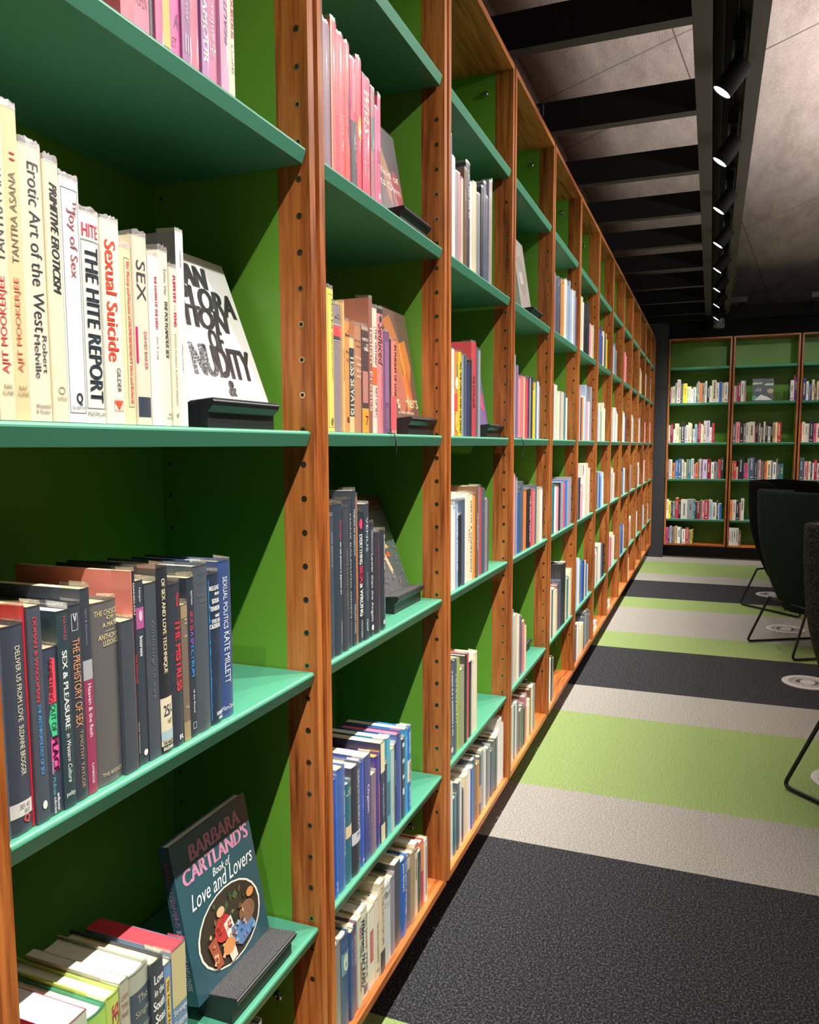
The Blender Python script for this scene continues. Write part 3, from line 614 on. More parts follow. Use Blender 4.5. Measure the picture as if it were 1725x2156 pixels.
  (1.4794, 1.513, 0.222, 'C08868', ['T|Dr Fern|h|.14|.16|.05|.95|4A3828|', 'T|Henr|h|.19|.21|.2|.9|4A3828|', 'T|Prosti|h|.29|.32|.1|1|F0D8C0|', 'T|tution|h|.35|.38|.2|1|F0D8C0|', 'T|Eur|h|.41|.44|.2|.9|F0D8C0|', 'T|and|h|.46|.49|.2|.8|F0D8C0|'], 'light brown book with stacked pale words'),
  (1.513, 1.5482, 0.224, '5C4848', ['#|0|.04|0|1|C0A088', 'T|HISTO|h|.11|.14|.1|1|F0E0C8|b', 'T|OF|h|.16|.19|.6|1|F0E0C8|', 'T|ORG|h|.195|.23|.3|1|F0E0C8|b', '#|.42|.72|.1|.9|B87C70', '#|.77|1|0|1|EE9A3C', 'T|7|h|.84|.93|.45|.9|4A3020|'], 'dark book with orange foot bearing a 7'),
  (1.5482, 1.5668, 0.287, 'A06858', ['T|Italian|d|.22|.48|.2|.9|F2DCD0|', 'T|Erotica|d|.54|.84|.2|.9|F2DCD0|'], 'tall brown book with cream italic title'),
  (1.5668, 1.5935, 0.269, 'F2DCC4', ['L|.15|.87|.15|.9|6A5A50', 'T|THE VISTARD|d|.16|.45|.4|.85|4A5048|', '#|.47|.61|0|1|F07038', 'T|ART OF SEX|d|.63|.86|.4|.85|4A4A48|'], 'cream book with orange middle block'),
  (1.5935, 1.6305, 0.273, 'E88C8C', ['#|0|.04|-.02|1|3A3A38', 'O|.055|.11|.3|.7|4A4448', 'T|Seduced|d|.12|.45|.2|.85|4A3A40|i', 'T|art & sex from antiquity to now|d|.46|.95|.5|.75|A05058|'], 'pink book with dark capped top'),
  (1.6305, 1.6688, 0.228, '80587C', ['T|FORBIDDEN|d|.75|.95|.3|.7|B898B0|', '#|.1|.7|.2|.8|986C94'], 'purple mottled book left of the coral paperback'),
  (1.6688, 1.7129, 0.215, 'EE8878', ['#|0|1|-.02|.14|3A3038', '#|.6|.95|.1|.9|E86068', 'T|IN PURSUIT OF LOVE|d|.05|.6|.5|.85|5A2A38|b'], 'coral paperback next to the display stand')]),
 '2E':(1.008,[
  (1.3516, 1.3674, 0.286, '48525E', ['T|RAW EROTICA|d|.12|.36|.3|.7|A8B0B8|'], 'narrow slate book at left against the upright'),
  (1.3674, 1.4126, 0.306, '36424E', ['T|Shunga|d|.11|.24|.55|.8|E84860|b', 'T|sex and pleasure in Japanese art|d|.25|.6|.55|.8|F0F0F0|b', 'T|The British Museum|d|.78|.94|.65|.8|C8CCD0|'], 'slate book with red then white lettering'),
  (1.4126, 1.4378, 0.297, '444850', ['T|EROS IN ANTIQUITY|d|.3|.72|.35|.75|8A8468|'], 'dark grey book with dull gold lettering'),
  (1.4378, 1.4598, 0.313, '3E444C', ['T|HANS BALDUNG GRIEN|d|.1|.8|.45|.75|C8CCC8|', 'T|Yale University Press|d|.82|.97|.45|.7|A8ACA8|'], 'dark book with pale capitals running full height'),
  (1.4598, 1.476, 0.329, '38424C', ['T|FRIENDS OF DOROTHY|d|.12|.42|.3|.75|D8DCDC|', 'T|WILLIAM YANG|d|.73|.92|.3|.75|D8DCDC|'], 'tallest slate book with white capitals'),
  (1.476, 1.4857, 0.317, '98705A', ['#|.2|.7|.1|.9|C87848'], 'thin mottled orange brown book'),
  (1.4857, 1.5144, 0.282, '2E363E', ['O|.05|.13|.25|.8|E04868', 'T|EVERYTHING|d|.17|.4|.25|.8|F0F0E8|b', 'T|SEX|d|.41|.55|.25|.85|F03858|b', 'T|is WRONG|d|.55|.8|.25|.85|F4F4EC|b', 'T|A NOVEL BY EUSEBIUS|d|.83|.97|.4|.7|D8D8D0|'], 'black book with bold red and white title'),
  (1.5144, 1.5378, 0.298, '3C444E', ['T|VENUS|d|.1|.35|.3|.75|D8DCE0|', 'T|DIARIES GREY|d|.5|.72|.35|.65|98A0A8|', 'T|Cassell|d|.85|.94|.3|.7|E0E0E0|i'], 'slate book with spaced white capitals'),
  (1.5378, 1.5714, 0.253, '343C46', ['T|Lower than the Angels|d|.27|.87|.3|.75|F0F0EC|', 'T|DIARMAID MACCULLOCH|d|.06|.26|.4|.8|B8BCC0|', 'O|.9|.95|.4|.8|E8E8E4'], 'black book with long white serif like title'),
  (1.5714, 1.6043, 0.228, '3E3C44', ['T|QUEEN|d|.12|.45|.4|.75|9A3848|', 'T|Hollywood|d|.5|.9|.4|.7|7A3844|'], 'dark book with dull red script'),
  (1.6043, 1.64, 0.229, '343C46', ['T|the AMAZON of LOVE|d|.04|.4|.6|.9|E8E8E4|b', 'T|signs of sexual behaviour|d|.42|.8|.65|.85|D8D8D4|', 'O|.9|.95|.4|.85|B8BCC0'], 'slate book touching the leaning display book')]),
 '2F':(0.5,[
  (1.3479, 1.3754, 0.256, '1C5CC0', ['T|Human Sexuality of Permanent Birth Control|d|.45|.82|.6|.8|A8C8F0|', 'T|IPS|d|.87|.95|.5|.85|C8DCF4|'], 'bright blue book against the left upright'),
  (1.3754, 1.413, 0.267, '4A6CB0', ['T|SEXUAL BEHAVIOUR|d|.2|.75|.7|.92|D8E0F0|b'], 'faded mid blue book second from left upright'),
  (1.413, 1.4415, 0.219, '36707E', ['T|THE|h|.04|.055|.45|.9|D8E0D8|', 'T|SEXUAL|h|.06|.085|.3|1|D8E0D8|', 'T|BEHAVIOUR|h|.095|.115|.1|1|D8E0D8|', '#|.42|.54|0|1|E8D4A8'], 'teal book with cream middle band'),
  (1.4415, 1.4846, 0.244, '3C3C46', ['T|SCIENCE IN THE BEDROOM|d|.05|.58|.55|.9|D0CCD8|b', '#|.6|.71|0|1|D8D4DC', 'T|306|h|.62|.65|.4|.85|5A5A68|', '#|.87|.89|.65|.9|D84870'], 'dark grey book with white shelf mark band'),
  (1.4846, 1.5081, 0.239, '3C5CB8', ['T|Anna Gogh|d|.32|.44|.5|.75|C8D4F0|', 'T|R|h|.93|.96|.4|.9|E0E8F4|'], 'royal blue slim book left of the purple navy one'),
  (1.5081, 1.5404, 0.244, '4A4C88', ['T|Orgasm|d|.28|.55|.3|.75|E8E8F4|b', 'T|Margolis|d|.6|.9|.7|.85|A8A8C8|'], 'navy purple book with white word near its head'),
  (1.5404, 1.5676, 0.189, '8A7080', ['T|Loveday & Sexuality|d|.4|.9|.4|.75|C8B8C4|'], 'shorter mauve book among the blue ones'),
  (1.5676, 1.5983, 0.22, '4C3C90', ['G|F0B038', 'T|COMMUNICATIONS|d|.3|.75|.55|.9|F08060|b'], 'purple book with orange letters and yellow cap'),
  (1.5983, 1.6228, 0.242, '2E3A60', ['#|0|.3|0|1|F0E4B8', 'T|Mighty Lewd Books|d|.42|.75|.4|.75|D8DCE8|b', '#|.82|1|0|1|E8D8A8'], 'navy book with cream head and cream foot'),
  (1.6228, 1.636, 0.183, '3A4450', [], 'thin dark book beside the cyan one'),
  (1.636, 1.6569, 0.24, '58B4C8', ['#|.45|.8|.1|.9|2A7890'], 'light cyan patterned book'),
  (1.6569, 1.6751, 0.206, 'B8D0C8', ['T|A Guide for Two Together|d|.35|.8|.4|.75|4A6A68|'], 'pale grey green guide book'),
  (1.6751, 1.6937, 0.209, '26384E', ['T|PERSONS|d|.2|.5|.6|.9|C8D0D8|'], 'dark navy slim book beside the pale guide book'),
  (1.6937, 1.7254, 0.229, '4A5CA0', ['G|E86878'], 'dusty blue book with pink page edges'),
  (1.7254, 1.7449, 0.205, '2E3A44', ['#|.05|.1|.2|.9|E8E8E4', '#|.25|.3|.2|.9|D8D8D4', '#|.45|.5|.2|.9|D8D8D4', '#|.62|.7|.2|.8|E8E8E4'], 'black book with white bars'),
  (1.7449, 1.7648, 0.225, '2C98D0', ['T|SOMEDAYS|d|.1|.3|.4|.8|D8F0F8|'], 'sky blue slim book second from right end'),
  (1.7648, 1.7919, 0.218, '2878C8', ['#|.38|.64|0|1|E8E0C8', 'T|HUMAN SEXES|d|.4|.62|.35|.75|3A4A68|b', 'T|HER OWN SEX|d|.7|.95|.3|.75|C8E0F4|b', 'T|SEXUAL WORLD|d|.05|.3|.3|.75|D8ECF8|'], 'blue book with cream band closing the right end')]),
 '2G':(0.183,[
  (1.3337, 1.3757, 0.217, '8A8880', [], 'grey cloth book with cream pages beside the upright'),
  (1.3757, 1.4224, 0.211, '38547C', ['T|LIVES|h|.06|.08|.3|.9|7A98B8|', 'T|LOVE|h|.09|.11|.3|.8|7A98B8|', '#|.17|.4|.15|.9|6C98A8', 'O|.19|.37|.3|.75|C8D0B0'], 'wide blue book with a portrait panel'),
  (1.4224, 1.4385, 0.203, '3C5884', ['T|SEX LIVES|d|.1|.4|.3|.7|8AA8C8|'], 'narrow blue book with white pages'),
  (1.4385, 1.4606, 0.206, '7A5870', ['#|0|.06|0|1|3A5478', 'T|BEING A MAN|d|.12|.45|.3|.75|D8C8D0|'], 'mauve book with pale capitals'),
  (1.4606, 1.4807, 0.207, 'C8CCB0', ['T|SEXUAL|d|.1|.25|.5|.85|C84C58|b', 'T|LOVE|d|.32|.45|.5|.85|4A6068|b', '#|.5|.85|.6|.85|C84C58'], 'pale sage book with red lettering'),
  (1.4807, 1.5222, 0.211, 'E0DCC4', ['T|Wilderness PACKARD|d|.08|.85|.1|.5|38485A|b', 'T|The Sexual VANCE|d|.06|.8|.6|.9|5A6878|b', '#|.86|.95|.3|.8|5A6470'], 'cream book with big slate capitals'),
  (1.5222, 1.5568, 0.191, 'E4E0C8', ['#|.28|.68|.25|.75|C84858', 'T|CONFIDENTIAL|d|.3|.66|.38|.62|F0D8D0|'], 'cream book with red capsule down its spine'),
  (1.5568, 1.5819, 0.199, 'E2D8BE', ['T|THE SEXUAL EXPERIENCE|d|.3|.8|.35|.7|5A5448|', 'T|S|h|.88|.91|.2|.8|4A4440|'], 'narrow cream book left of the stripy titled one'),
  (1.5819, 1.6095, 0.225, 'DCCFB0', ['T|Boy|h|.06|.08|.2|.7|4A4A48|', 'T|& Girl|h|.1|.12|.2|.9|4A4A48|', 'T|THE FACTS OF LIFE|d|.16|.7|.35|.75|8A6A58|', '#|.76|1|0|1|3C4648'], 'tan cream book with dark foot'),
  (1.6095, 1.6549, 0.196, 'C8D0D0', ['T|A|h|.06|.08|.1|.4|4A4A50|b', 'T|Man&|h|.085|.105|.1|.9|4A4A50|b', 'T|Moral|h|.115|.135|.1|.9|4A4A50|b', 'T|Plum|h|.2|.22|.1|.7|6888A0|', 'T|Roger|h|.24|.26|.1|.8|6888A0|'], 'pale blue grey book with small black words'),
  (1.6549, 1.6813, 0.198, '94909A', ['T|EVE|h|.5|.53|.2|.8|C0B8C4|'], 'mauve grey cloth book'),
  (1.6813, 1.7177, 0.218, '48525C', [], 'thick dark slate book with cream page block'),
  (1.7177, 1.7682, 0.203, '2C68B8', ['T|Jessie Bernard|d|.03|.4|.2|.5|E8F0F8|b', 'T|The Future of Marriage|d|.03|.75|.55|.85|E8F0F8|b'], 'bright blue book with white capitals'),
  (1.7682, 1.7906, 0.194, '787074', ['#|0|.18|0|1|C8B8A8'], 'grey brown narrow book right of the blue one'),
  (1.7906, 1.821, 0.191, 'B09878', [], 'tan brown book with cream top'),
  (1.821, 1.8429, 0.201, 'E0D4B4', ['#|.02|.05|0|1|C06858', '#|.08|.1|0|1|8A4A48', '#|.2|.5|.3|.6|8A8070'], 'cream book with red stripes at its head'),
  (1.8429, 1.8654, 0.168, '44584C', ['T|MARRIAGE|d|.2|.6|.3|.7|A8A878|'], 'dark green slim book left of the orange topped one'),
  (1.8654, 1.8931, 0.184, 'C84850', ['#|0|.45|0|1|E8985C'], 'orange topped red book'),
  (1.8931, 1.9145, 0.175, 'E8E4DC', ['#|.1|.9|.4|.7|B87878'], 'white paperback at the right end')])}
GENERIC={
 '3C':(1.953,'2.0993,2.122,0.323,s 2.122,2.1542,0.269,w 2.1542,2.1874,0.243,g 2.1874,2.2105,0.247,p 2.2105,2.2354,0.237,c 2.2354,2.2594,0.274,n 2.2594,2.303,0.301,k 2.303,2.3359,0.257,w 2.3359,2.3791,0.268,c 2.3791,2.4189,0.246,g 2.4189,2.4434,0.278,k 2.4434,2.4767,0.298,s 2.4767,2.5075,0.264,s 2.5075,2.5319,0.322,g 2.5319,2.5496,0.332,t1'),
 '3D':(1.458,'2.1059,2.1239,0.272,k 2.1239,2.1494,0.246,w 2.1494,2.1903,0.242,o1 2.1903,2.2215,0.244,y 2.2215,2.25,0.239,g 2.25,2.2693,0.239,s 2.2693,2.3008,0.216,b1 2.3008,2.3237,0.231,k 2.3237,2.3766,0.29,r1 2.3766,2.3931,0.272,s 2.3931,2.4227,0.27,g'),
 '3E':(1.008,'2.1064,2.1167,0.255,c 2.1167,2.1354,0.253,w 2.1354,2.1618,0.24,w 2.1618,2.1954,0.253,l 2.1954,2.2243,0.217,k 2.2243,2.2585,0.258,s 2.2585,2.2936,0.28,w 2.2936,2.3382,0.272,c 2.3382,2.3768,0.266,o1 2.3768,2.3958,0.293,n 2.3958,2.4165,0.294,g 2.4165,2.4441,0.287,r1 2.4441,2.4913,0.279,s 2.4913,2.5121,0.245,g 2.5121,2.5275,0.242,m'),
 '3F':(0.5,'2.1098,2.1507,0.296,s 2.1507,2.1872,0.291,s 2.1872,2.2141,0.283,e 2.2141,2.2586,0.246,e1 2.2586,2.2858,0.28,k 2.2858,2.311,0.278,r1 2.311,2.3341,0.247,k 2.3341,2.3642,0.238,w 2.3642,2.4072,0.258,c'),
 '3G':(0.183,'2.1189,2.1447,0.24,w 2.1447,2.1909,0.179,t 2.1909,2.211,0.214,s 2.211,2.2339,0.209,w 2.2339,2.2621,0.169,b1 2.2621,2.2998,0.204,c 2.2998,2.3347,0.211,w 2.3347,2.3559,0.204,b 2.3559,2.3991,0.221,s 2.3991,2.4296,0.191,o1 2.4296,2.4622,0.204,s 2.4622,2.4868,0.213,g 2.4868,2.5059,0.204,w 2.5059,2.5357,0.195,s 2.5357,2.5817,0.19,g 2.5817,2.6131,0.166,s 2.6131,2.6372,0.193,e2 2.6372,2.6649,0.196,s 2.6649,2.6948,0.199,w 2.6948,2.7338,0.241,w 2.7338,2.7534,0.214,w'),
 '4D':(1.458,'2.8776,2.8968,0.308,l 2.8968,2.9277,0.242,m1 2.9277,2.9587,0.272,m1 2.9587,3.0007,0.229,p1 3.0007,3.0427,0.241,p1 3.0427,3.0655,0.239,c 3.0655,3.0912,0.226,r1 3.0912,3.1169,0.238,r1 3.1169,3.1407,0.245,b1 3.1407,3.1813,0.245,g 3.1813,3.2077,0.25,k 3.2077,3.2348,0.202,y 3.2348,3.2619,0.232,y 3.2619,3.2896,0.236,b 3.2896,3.3302,0.24,w 3.3302,3.359,0.224,g'),
 '4E':(1.008,'2.8646,2.8985,0.314,p 2.8985,2.9241,0.294,g 2.9241,2.9497,0.294,g 2.9497,2.9949,0.238,b 2.9949,3.029,0.256,s 3.029,3.0632,0.276,s 3.0632,3.1137,0.24,o 3.1137,3.1514,0.239,k 3.1514,3.1891,0.243,k 3.1891,3.2324,0.238,r1 3.2324,3.2769,0.233,p1 3.2769,3.3155,0.253,s 3.3155,3.3471,0.235,c 3.3471,3.3787,0.235,c 3.3787,3.4126,0.23,w 3.4126,3.4465,0.234,w'),
 '4F':(0.5,'2.8774,2.9137,0.29,l 2.9137,2.9426,0.267,c 2.9426,2.9716,0.267,c 2.9716,3.0004,0.259,w 3.0004,3.0258,0.25,m1 3.0258,3.0675,0.234,s 3.0675,3.1,0.213,p1 3.1,3.1332,0.183,c'),
 '4G':(0.183,'2.8871,2.9273,0.223,w 2.9273,2.9566,0.214,t 2.9566,2.9865,0.223,w 2.9865,3.0271,0.212,m1 3.0271,3.0595,0.168,e2 3.0595,3.092,0.18,e2 3.092,3.1178,0.159,k 3.1178,3.1573,0.199,p1 3.1573,3.1843,0.15,c 3.1843,3.2112,0.167,c 3.2112,3.2458,0.202,n 3.2458,3.2858,0.198,c 3.2858,3.3315,0.196,g'),
 '5C':(1.953,'3.6412,3.685,0.258,m1 3.685,3.7254,0.25,s 3.7254,3.7759,0.262,s 3.7759,3.811,0.244,k 3.811,3.8425,0.266,o1 3.8425,3.8739,0.25,o1 3.8739,3.9054,0.27,o1 3.9054,3.9504,0.284,w 3.9504,3.9965,0.291,w 3.9965,4.0307,0.27,l 4.0307,4.0649,0.3,l 4.0649,4.0975,0.262,l 4.0975,4.13,0.262,l 4.13,4.1801,0.277,w 4.1801,4.2087,0.255,l 4.2087,4.2372,0.285,l 4.2372,4.2572,0.256,m1'),
 '5D':(1.458,'3.6188,3.658,0.248,k 3.658,3.6994,0.256,w 3.6994,3.7409,0.256,w 3.7409,3.7706,0.229,c 3.7706,3.8002,0.213,c 3.8002,3.8299,0.233,c 3.8299,3.8564,0.234,g 3.8564,3.8906,0.23,w 3.8906,3.9379,0.235,c 3.9379,3.9647,0.222,t 3.9647,3.9915,0.234,t 3.9915,4.0177,0.209,w 4.0177,4.0439,0.213,w'),
 '5E':(1.008,'3.6158,3.6593,0.242,k 3.6593,3.6915,0.219,t 3.6915,3.7237,0.239,t 3.7237,3.7727,0.224,w 3.7727,3.8229,0.219,p 3.8229,3.8501,0.234,k 3.8501,3.8773,0.238,k 3.8773,3.9087,0.239,g 3.9087,3.94,0.235,g 3.94,3.9714,0.239,g 3.9714,4.0102,0.237,r1 4.0102,4.0417,0.21,b 4.0417,4.0731,0.24,b 4.0731,4.1055,0.216,g 4.1055,4.1378,0.246,g 4.1378,4.1694,0.234,g 4.1694,4.201,0.254,g'),
 '5F':(0.5,'3.6259,3.6549,0.232,w 3.6549,3.6839,0.236,w 3.6839,3.7206,0.232,s 3.7206,3.7609,0.233,c 3.7609,3.8024,0.209,c 3.8024,3.844,0.213,c 3.844,3.8837,0.231,m 3.8837,3.9103,0.248,s 3.9103,3.9368,0.248,s 3.9368,3.9668,0.322,k 3.9668,3.9969,0.318,k 3.9969,4.027,0.318,k 4.027,4.057,0.322,k 4.057,4.1076,0.244,c 4.1076,4.1423,0.223,t 4.1423,4.177,0.227,t 4.177,4.2057,0.255,c 4.2057,4.2345,0.247,c 4.2345,4.2572,0.259,c'),
 '5G':(0.183,'3.6325,3.6631,0.205,w 3.6631,3.6936,0.217,w 3.6936,3.7306,0.215,k 3.7306,3.7683,0.204,g'),
 '6C':(1.953,'4.3805,4.4101,0.289,y1 4.4101,4.4398,0.293,y1 4.4398,4.467,0.267,w 4.467,4.4942,0.297,w 4.4942,4.54,0.274,w 4.54,4.5725,0.276,k 4.5725,4.6051,0.276,k 4.6051,4.6376,0.28,k 4.6376,4.6703,0.295,k 4.6703,4.7031,0.279,k 4.7031,4.7358,0.299,k 4.7358,4.7686,0.184,p 4.7686,4.8015,0.196,p 4.8015,4.8343,0.196,p 4.8343,4.8685,0.193,c 4.8685,4.9026,0.185,c 4.9026,4.9368,0.205,c'),
 '6D':(1.458,'4.3871,4.4276,0.309,p1 4.4276,4.4656,0.26,g 4.4656,4.514,0.239,k 4.514,4.5634,0.244,o 4.5634,4.6071,0.254,w 4.6071,4.6485,0.319,l 4.6485,4.6898,0.323,l 4.6898,4.7217,0.227,p 4.7217,4.7536,0.231,p 4.7536,4.7919,0.22,w 4.7919,4.8303,0.232,w 4.8303,4.8698,0.325,g 4.8698,4.9093,0.325,g'),
 '6E':(1.008,'4.3823,4.4135,0.225,s 4.4135,4.4447,0.237,s 4.4447,4.4788,0.226,k 4.4788,4.5129,0.238,k 4.5129,4.5447,0.165,p 4.5447,4.5765,0.165,p 4.5765,4.6083,0.195,p 4.6083,4.6399,0.315,w 4.6399,4.6715,0.285,w 4.6715,4.7031,0.315,w 4.7031,4.7329,0.303,c 4.7329,4.7627,0.315,c 4.7627,4.7925,0.315,c 4.7925,4.8234,0.272,w 4.8234,4.8543,0.272,w 4.8543,4.8852,0.284,w'),
 '6F':(0.5,'4.3988,4.4302,0.276,l 4.4302,4.4616,0.288,l 4.4616,4.4959,0.258,w 4.4959,4.5302,0.278,w 4.5302,4.5571,0.242,g 4.5571,4.584,0.254,g 4.584,4.6124,0.243,b 4.6124,4.6407,0.227,b 4.6407,4.6691,0.247,b 4.6691,4.6997,0.218,b1 4.6997,4.7304,0.238,b1 4.7304,4.7596,0.225,c 4.7596,4.7887,0.229,c 4.7887,4.8186,0.2,b 4.8186,4.8484,0.2,b 4.8484,4.8952,0.186,w'),
 '6G':(0.183,'4.4172,4.4508,0.201,s 4.4508,4.4845,0.213,s 4.4845,4.5253,0.209,w 4.5253,4.5662,0.209,w 4.5662,4.5988,0.162,c 4.5988,4.6314,0.154,c 4.6314,4.6639,0.174,c 4.6639,4.6965,0.15,c 4.6965,4.7291,0.174,c 4.7291,4.7605,0.202,s 4.7605,4.7919,0.222,s 4.7919,4.8263,0.207,g 4.8263,4.8608,0.219,g 4.8608,4.8892,0.192,e2 4.8892,4.9176,0.182,e2 4.9176,4.946,0.212,e2 4.946,4.9776,0.171,m1 4.9776,4.9971,0.171,m1'),
 '7C':(1.953,'5.0672,5.0883,0.203,m 5.0883,5.1293,0.204,m 5.1293,5.1659,0.255,m 5.1659,5.2066,0.214,b 5.2066,5.2344,0.227,b 5.2344,5.2715,0.198,b 5.2715,5.308,0.246,m 5.308,5.3469,0.193,m 5.3469,5.3877,0.196,w 5.3877,5.4152,0.233,w 5.4152,5.4554,0.214,s 5.4554,5.4957,0.228,s 5.4957,5.5226,0.212,s 5.5226,5.5465,0.195,y 5.5465,5.5698,0.238,y 5.5698,5.6117,0.201,y'),
 '7D':(1.458,'5.0672,5.0883,0.259,w 5.0883,5.12,0.218,w 5.12,5.1453,0.232,w 5.1453,5.1834,0.222,l 5.1834,5.2127,0.194,l 5.2127,5.2529,0.192,l 5.2529,5.2837,0.249,w 5.2837,5.3066,0.241,w 5.3066,5.3475,0.234,e1 5.3475,5.3848,0.197,e1 5.3848,5.4144,0.2,w 5.4144,5.453,0.211,w 5.453,5.4829,0.26,c 5.4829,5.5217,0.258,c 5.5217,5.5517,0.224,c 5.5517,5.5877,0.224,c'),
 '7E':(1.008,'5.0672,5.0936,0.218,w 5.0936,5.1169,0.216,w 5.1169,5.1586,0.257,w 5.1586,5.1924,0.225,s 5.1924,5.2198,0.196,s 5.2198,5.2458,0.245,s 5.2458,5.2849,0.215,g 5.2849,5.3222,0.244,g 5.3222,5.3575,0.236,b 5.3575,5.3942,0.215,b 5.3942,5.4297,0.21,l 5.4297,5.4604,0.244,l 5.4604,5.4956,0.211,l 5.4956,5.5364,0.235,w 5.5364,5.5692,0.191,w'),
 '7F':(0.5,'5.0672,5.0993,0.208,w 5.0993,5.134,0.222,w 5.134,5.172,0.235,g 5.172,5.2096,0.214,g 5.2096,5.2437,0.242,w 5.2437,5.2819,0.215,w 5.2819,5.3205,0.251,g 5.3205,5.3556,0.258,c 5.3556,5.3967,0.226,c 5.3967,5.4283,0.202,w 5.4283,5.4667,0.256,w 5.4667,5.4972,0.238,g 5.4972,5.5331,0.241,s 5.5331,5.5568,0.245,s 5.5568,5.5896,0.237,s 5.5896,5.6189,0.234,k 5.6189,5.6559,0.235,k'),
 '8C':(1.953,'5.8152,5.851,0.192,b 5.851,5.8745,0.221,b 5.8745,5.9088,0.205,b 5.9088,5.9439,0.234,b 5.9439,5.9648,0.223,l 5.9648,5.9898,0.194,l 5.9898,6.0128,0.212,l 6.0128,6.0368,0.204,l 6.0368,6.0575,0.223,g 6.0575,6.0859,0.233,g 6.0859,6.1189,0.207,g 6.1189,6.1588,0.19,g'),
 '8D':(1.458,'5.8152,5.8441,0.209,w 5.8441,5.8731,0.198,w 5.8731,5.9114,0.216,w 5.9114,5.9322,0.233,c 5.9322,5.9543,0.228,c 5.9543,5.9817,0.231,g 5.9817,6.0228,0.247,g 6.0228,6.052,0.247,w 6.052,6.0862,0.216,w 6.0862,6.1093,0.232,w 6.1093,6.1417,0.257,w 6.1417,6.183,0.233,g 6.183,6.2107,0.253,w 6.2107,6.2307,0.198,w 6.2307,6.2632,0.233,w 6.2632,6.2863,0.234,c 6.2863,6.3259,0.216,c'),
 '8E':(1.008,'5.8152,5.8447,0.206,p 5.8447,5.8711,0.258,p 5.8711,5.8994,0.257,p 5.8994,5.9395,0.232,m 5.9395,5.9652,0.259,m 5.9652,5.9962,0.219,w 5.9962,6.0232,0.259,w 6.0232,6.054,0.21,g 6.054,6.0845,0.199,g 6.0845,6.1182,0.221,c 6.1182,6.1446,0.245,c 6.1446,6.1828,0.191,w 6.1828,6.2145,0.209,w'),
 '8F':(0.5,'5.8152,5.8557,0.245,r1 5.8557,5.8811,0.209,r1 5.8811,5.9045,0.259,r1 5.9045,5.931,0.233,m 5.931,5.9614,0.235,m 5.9614,5.9947,0.242,p 5.9947,6.0173,0.243,p 6.0173,6.0439,0.227,p 6.0439,6.0713,0.211,r1 6.0713,6.103,0.223,r1 6.103,6.1309,0.242,w 6.1309,6.1639,0.193,w 6.1639,6.1895,0.222,c 6.1895,6.2297,0.252,c 6.2297,6.2617,0.191,w 6.2617,6.2988,0.22,w'),
 '9C':(1.953,'6.5631,6.5958,0.24,p1 6.5958,6.6297,0.224,p1 6.6297,6.6697,0.217,p1 6.6697,6.6984,0.25,r1 6.6984,6.7227,0.211,r1 6.7227,6.7609,0.195,r1 6.7609,6.7993,0.239,p1 6.7993,6.8289,0.21,p1 6.8289,6.866,0.254,p 6.866,6.8892,0.223,p 6.8892,6.9213,0.225,p'),
 '9D':(1.458,'6.5631,6.5904,0.201,w 6.5904,6.6233,0.247,w 6.6233,6.6448,0.206,w 6.6448,6.6828,0.245,w 6.6828,6.7174,0.192,w 6.7174,6.7533,0.259,c 6.7533,6.7953,0.239,c 6.7953,6.8163,0.249,w 6.8163,6.8412,0.235,w 6.8412,6.8821,0.24,l 6.8821,6.9051,0.21,l 6.9051,6.9453,0.2,m 6.9453,6.9787,0.219,m 6.9787,7.0022,0.234,k 7.0022,7.0232,0.198,k'),
 '9E':(1.008,'6.5631,6.5914,0.195,w 6.5914,6.6127,0.23,w 6.6127,6.649,0.251,w 6.649,6.672,0.22,k 6.672,6.6989,0.232,k 6.6989,6.7297,0.256,k 6.7297,6.7579,0.194,g 6.7579,6.7933,0.201,g 6.7933,6.8271,0.225,b1 6.8271,6.8672,0.229,b1 6.8672,6.9008,0.208,l 6.9008,6.933,0.208,l 6.933,6.9695,0.226,w 6.9695,6.9924,0.206,w'),
 '9F':(0.5,'6.5631,6.5913,0.242,w 6.5913,6.6152,0.24,w 6.6152,6.6496,0.196,w 6.6496,6.6843,0.196,l 6.6843,6.7071,0.232,l 6.7071,6.7323,0.251,l 6.7323,6.7629,0.213,s 6.7629,6.8004,0.192,s 6.8004,6.8364,0.194,b 6.8364,6.8597,0.257,b 6.8597,6.8947,0.206,b 6.8947,6.9172,0.258,m1 6.9172,6.9518,0.247,m1 6.9518,6.9749,0.234,w 6.9749,7.0027,0.206,w 7.0027,7.03,0.233,w'),
 '10D':(1.458,'7.311,7.3387,0.217,w 7.3387,7.3617,0.248,w 7.3617,7.396,0.246,w 7.396,7.4255,0.25,k 7.4255,7.4569,0.231,k 7.4569,7.4895,0.242,g 7.4895,7.5182,0.197,g 7.5182,7.5389,0.204,w 7.5389,7.5598,0.252,w 7.5598,7.5904,0.243,w 7.5904,7.6104,0.223,g 7.6104,7.65,0.233,g 7.65,7.6794,0.223,e1 7.6794,7.7016,0.201,e1'),
 '10E':(1.008,'7.311,7.3345,0.216,g 7.3345,7.363,0.252,g 7.363,7.3864,0.208,g 7.3864,7.4125,0.201,k 7.4125,7.4388,0.206,k 7.4388,7.4694,0.192,k 7.4694,7.5097,0.216,g 7.5097,7.5504,0.238,g 7.5504,7.5852,0.223,m1 7.5852,7.626,0.198,m1'),
 '10F':(0.5,'7.311,7.3457,0.21,w 7.3457,7.3806,0.241,w 7.3806,7.4042,0.204,r1 7.4042,7.4247,0.206,r1 7.4247,7.4464,0.218,r1 7.4464,7.4879,0.215,r1 7.4879,7.5147,0.223,c 7.5147,7.541,0.241,c 7.541,7.5767,0.201,p1 7.5767,7.602,0.237,p1 7.602,7.6427,0.235,w 7.6427,7.6722,0.258,w'),
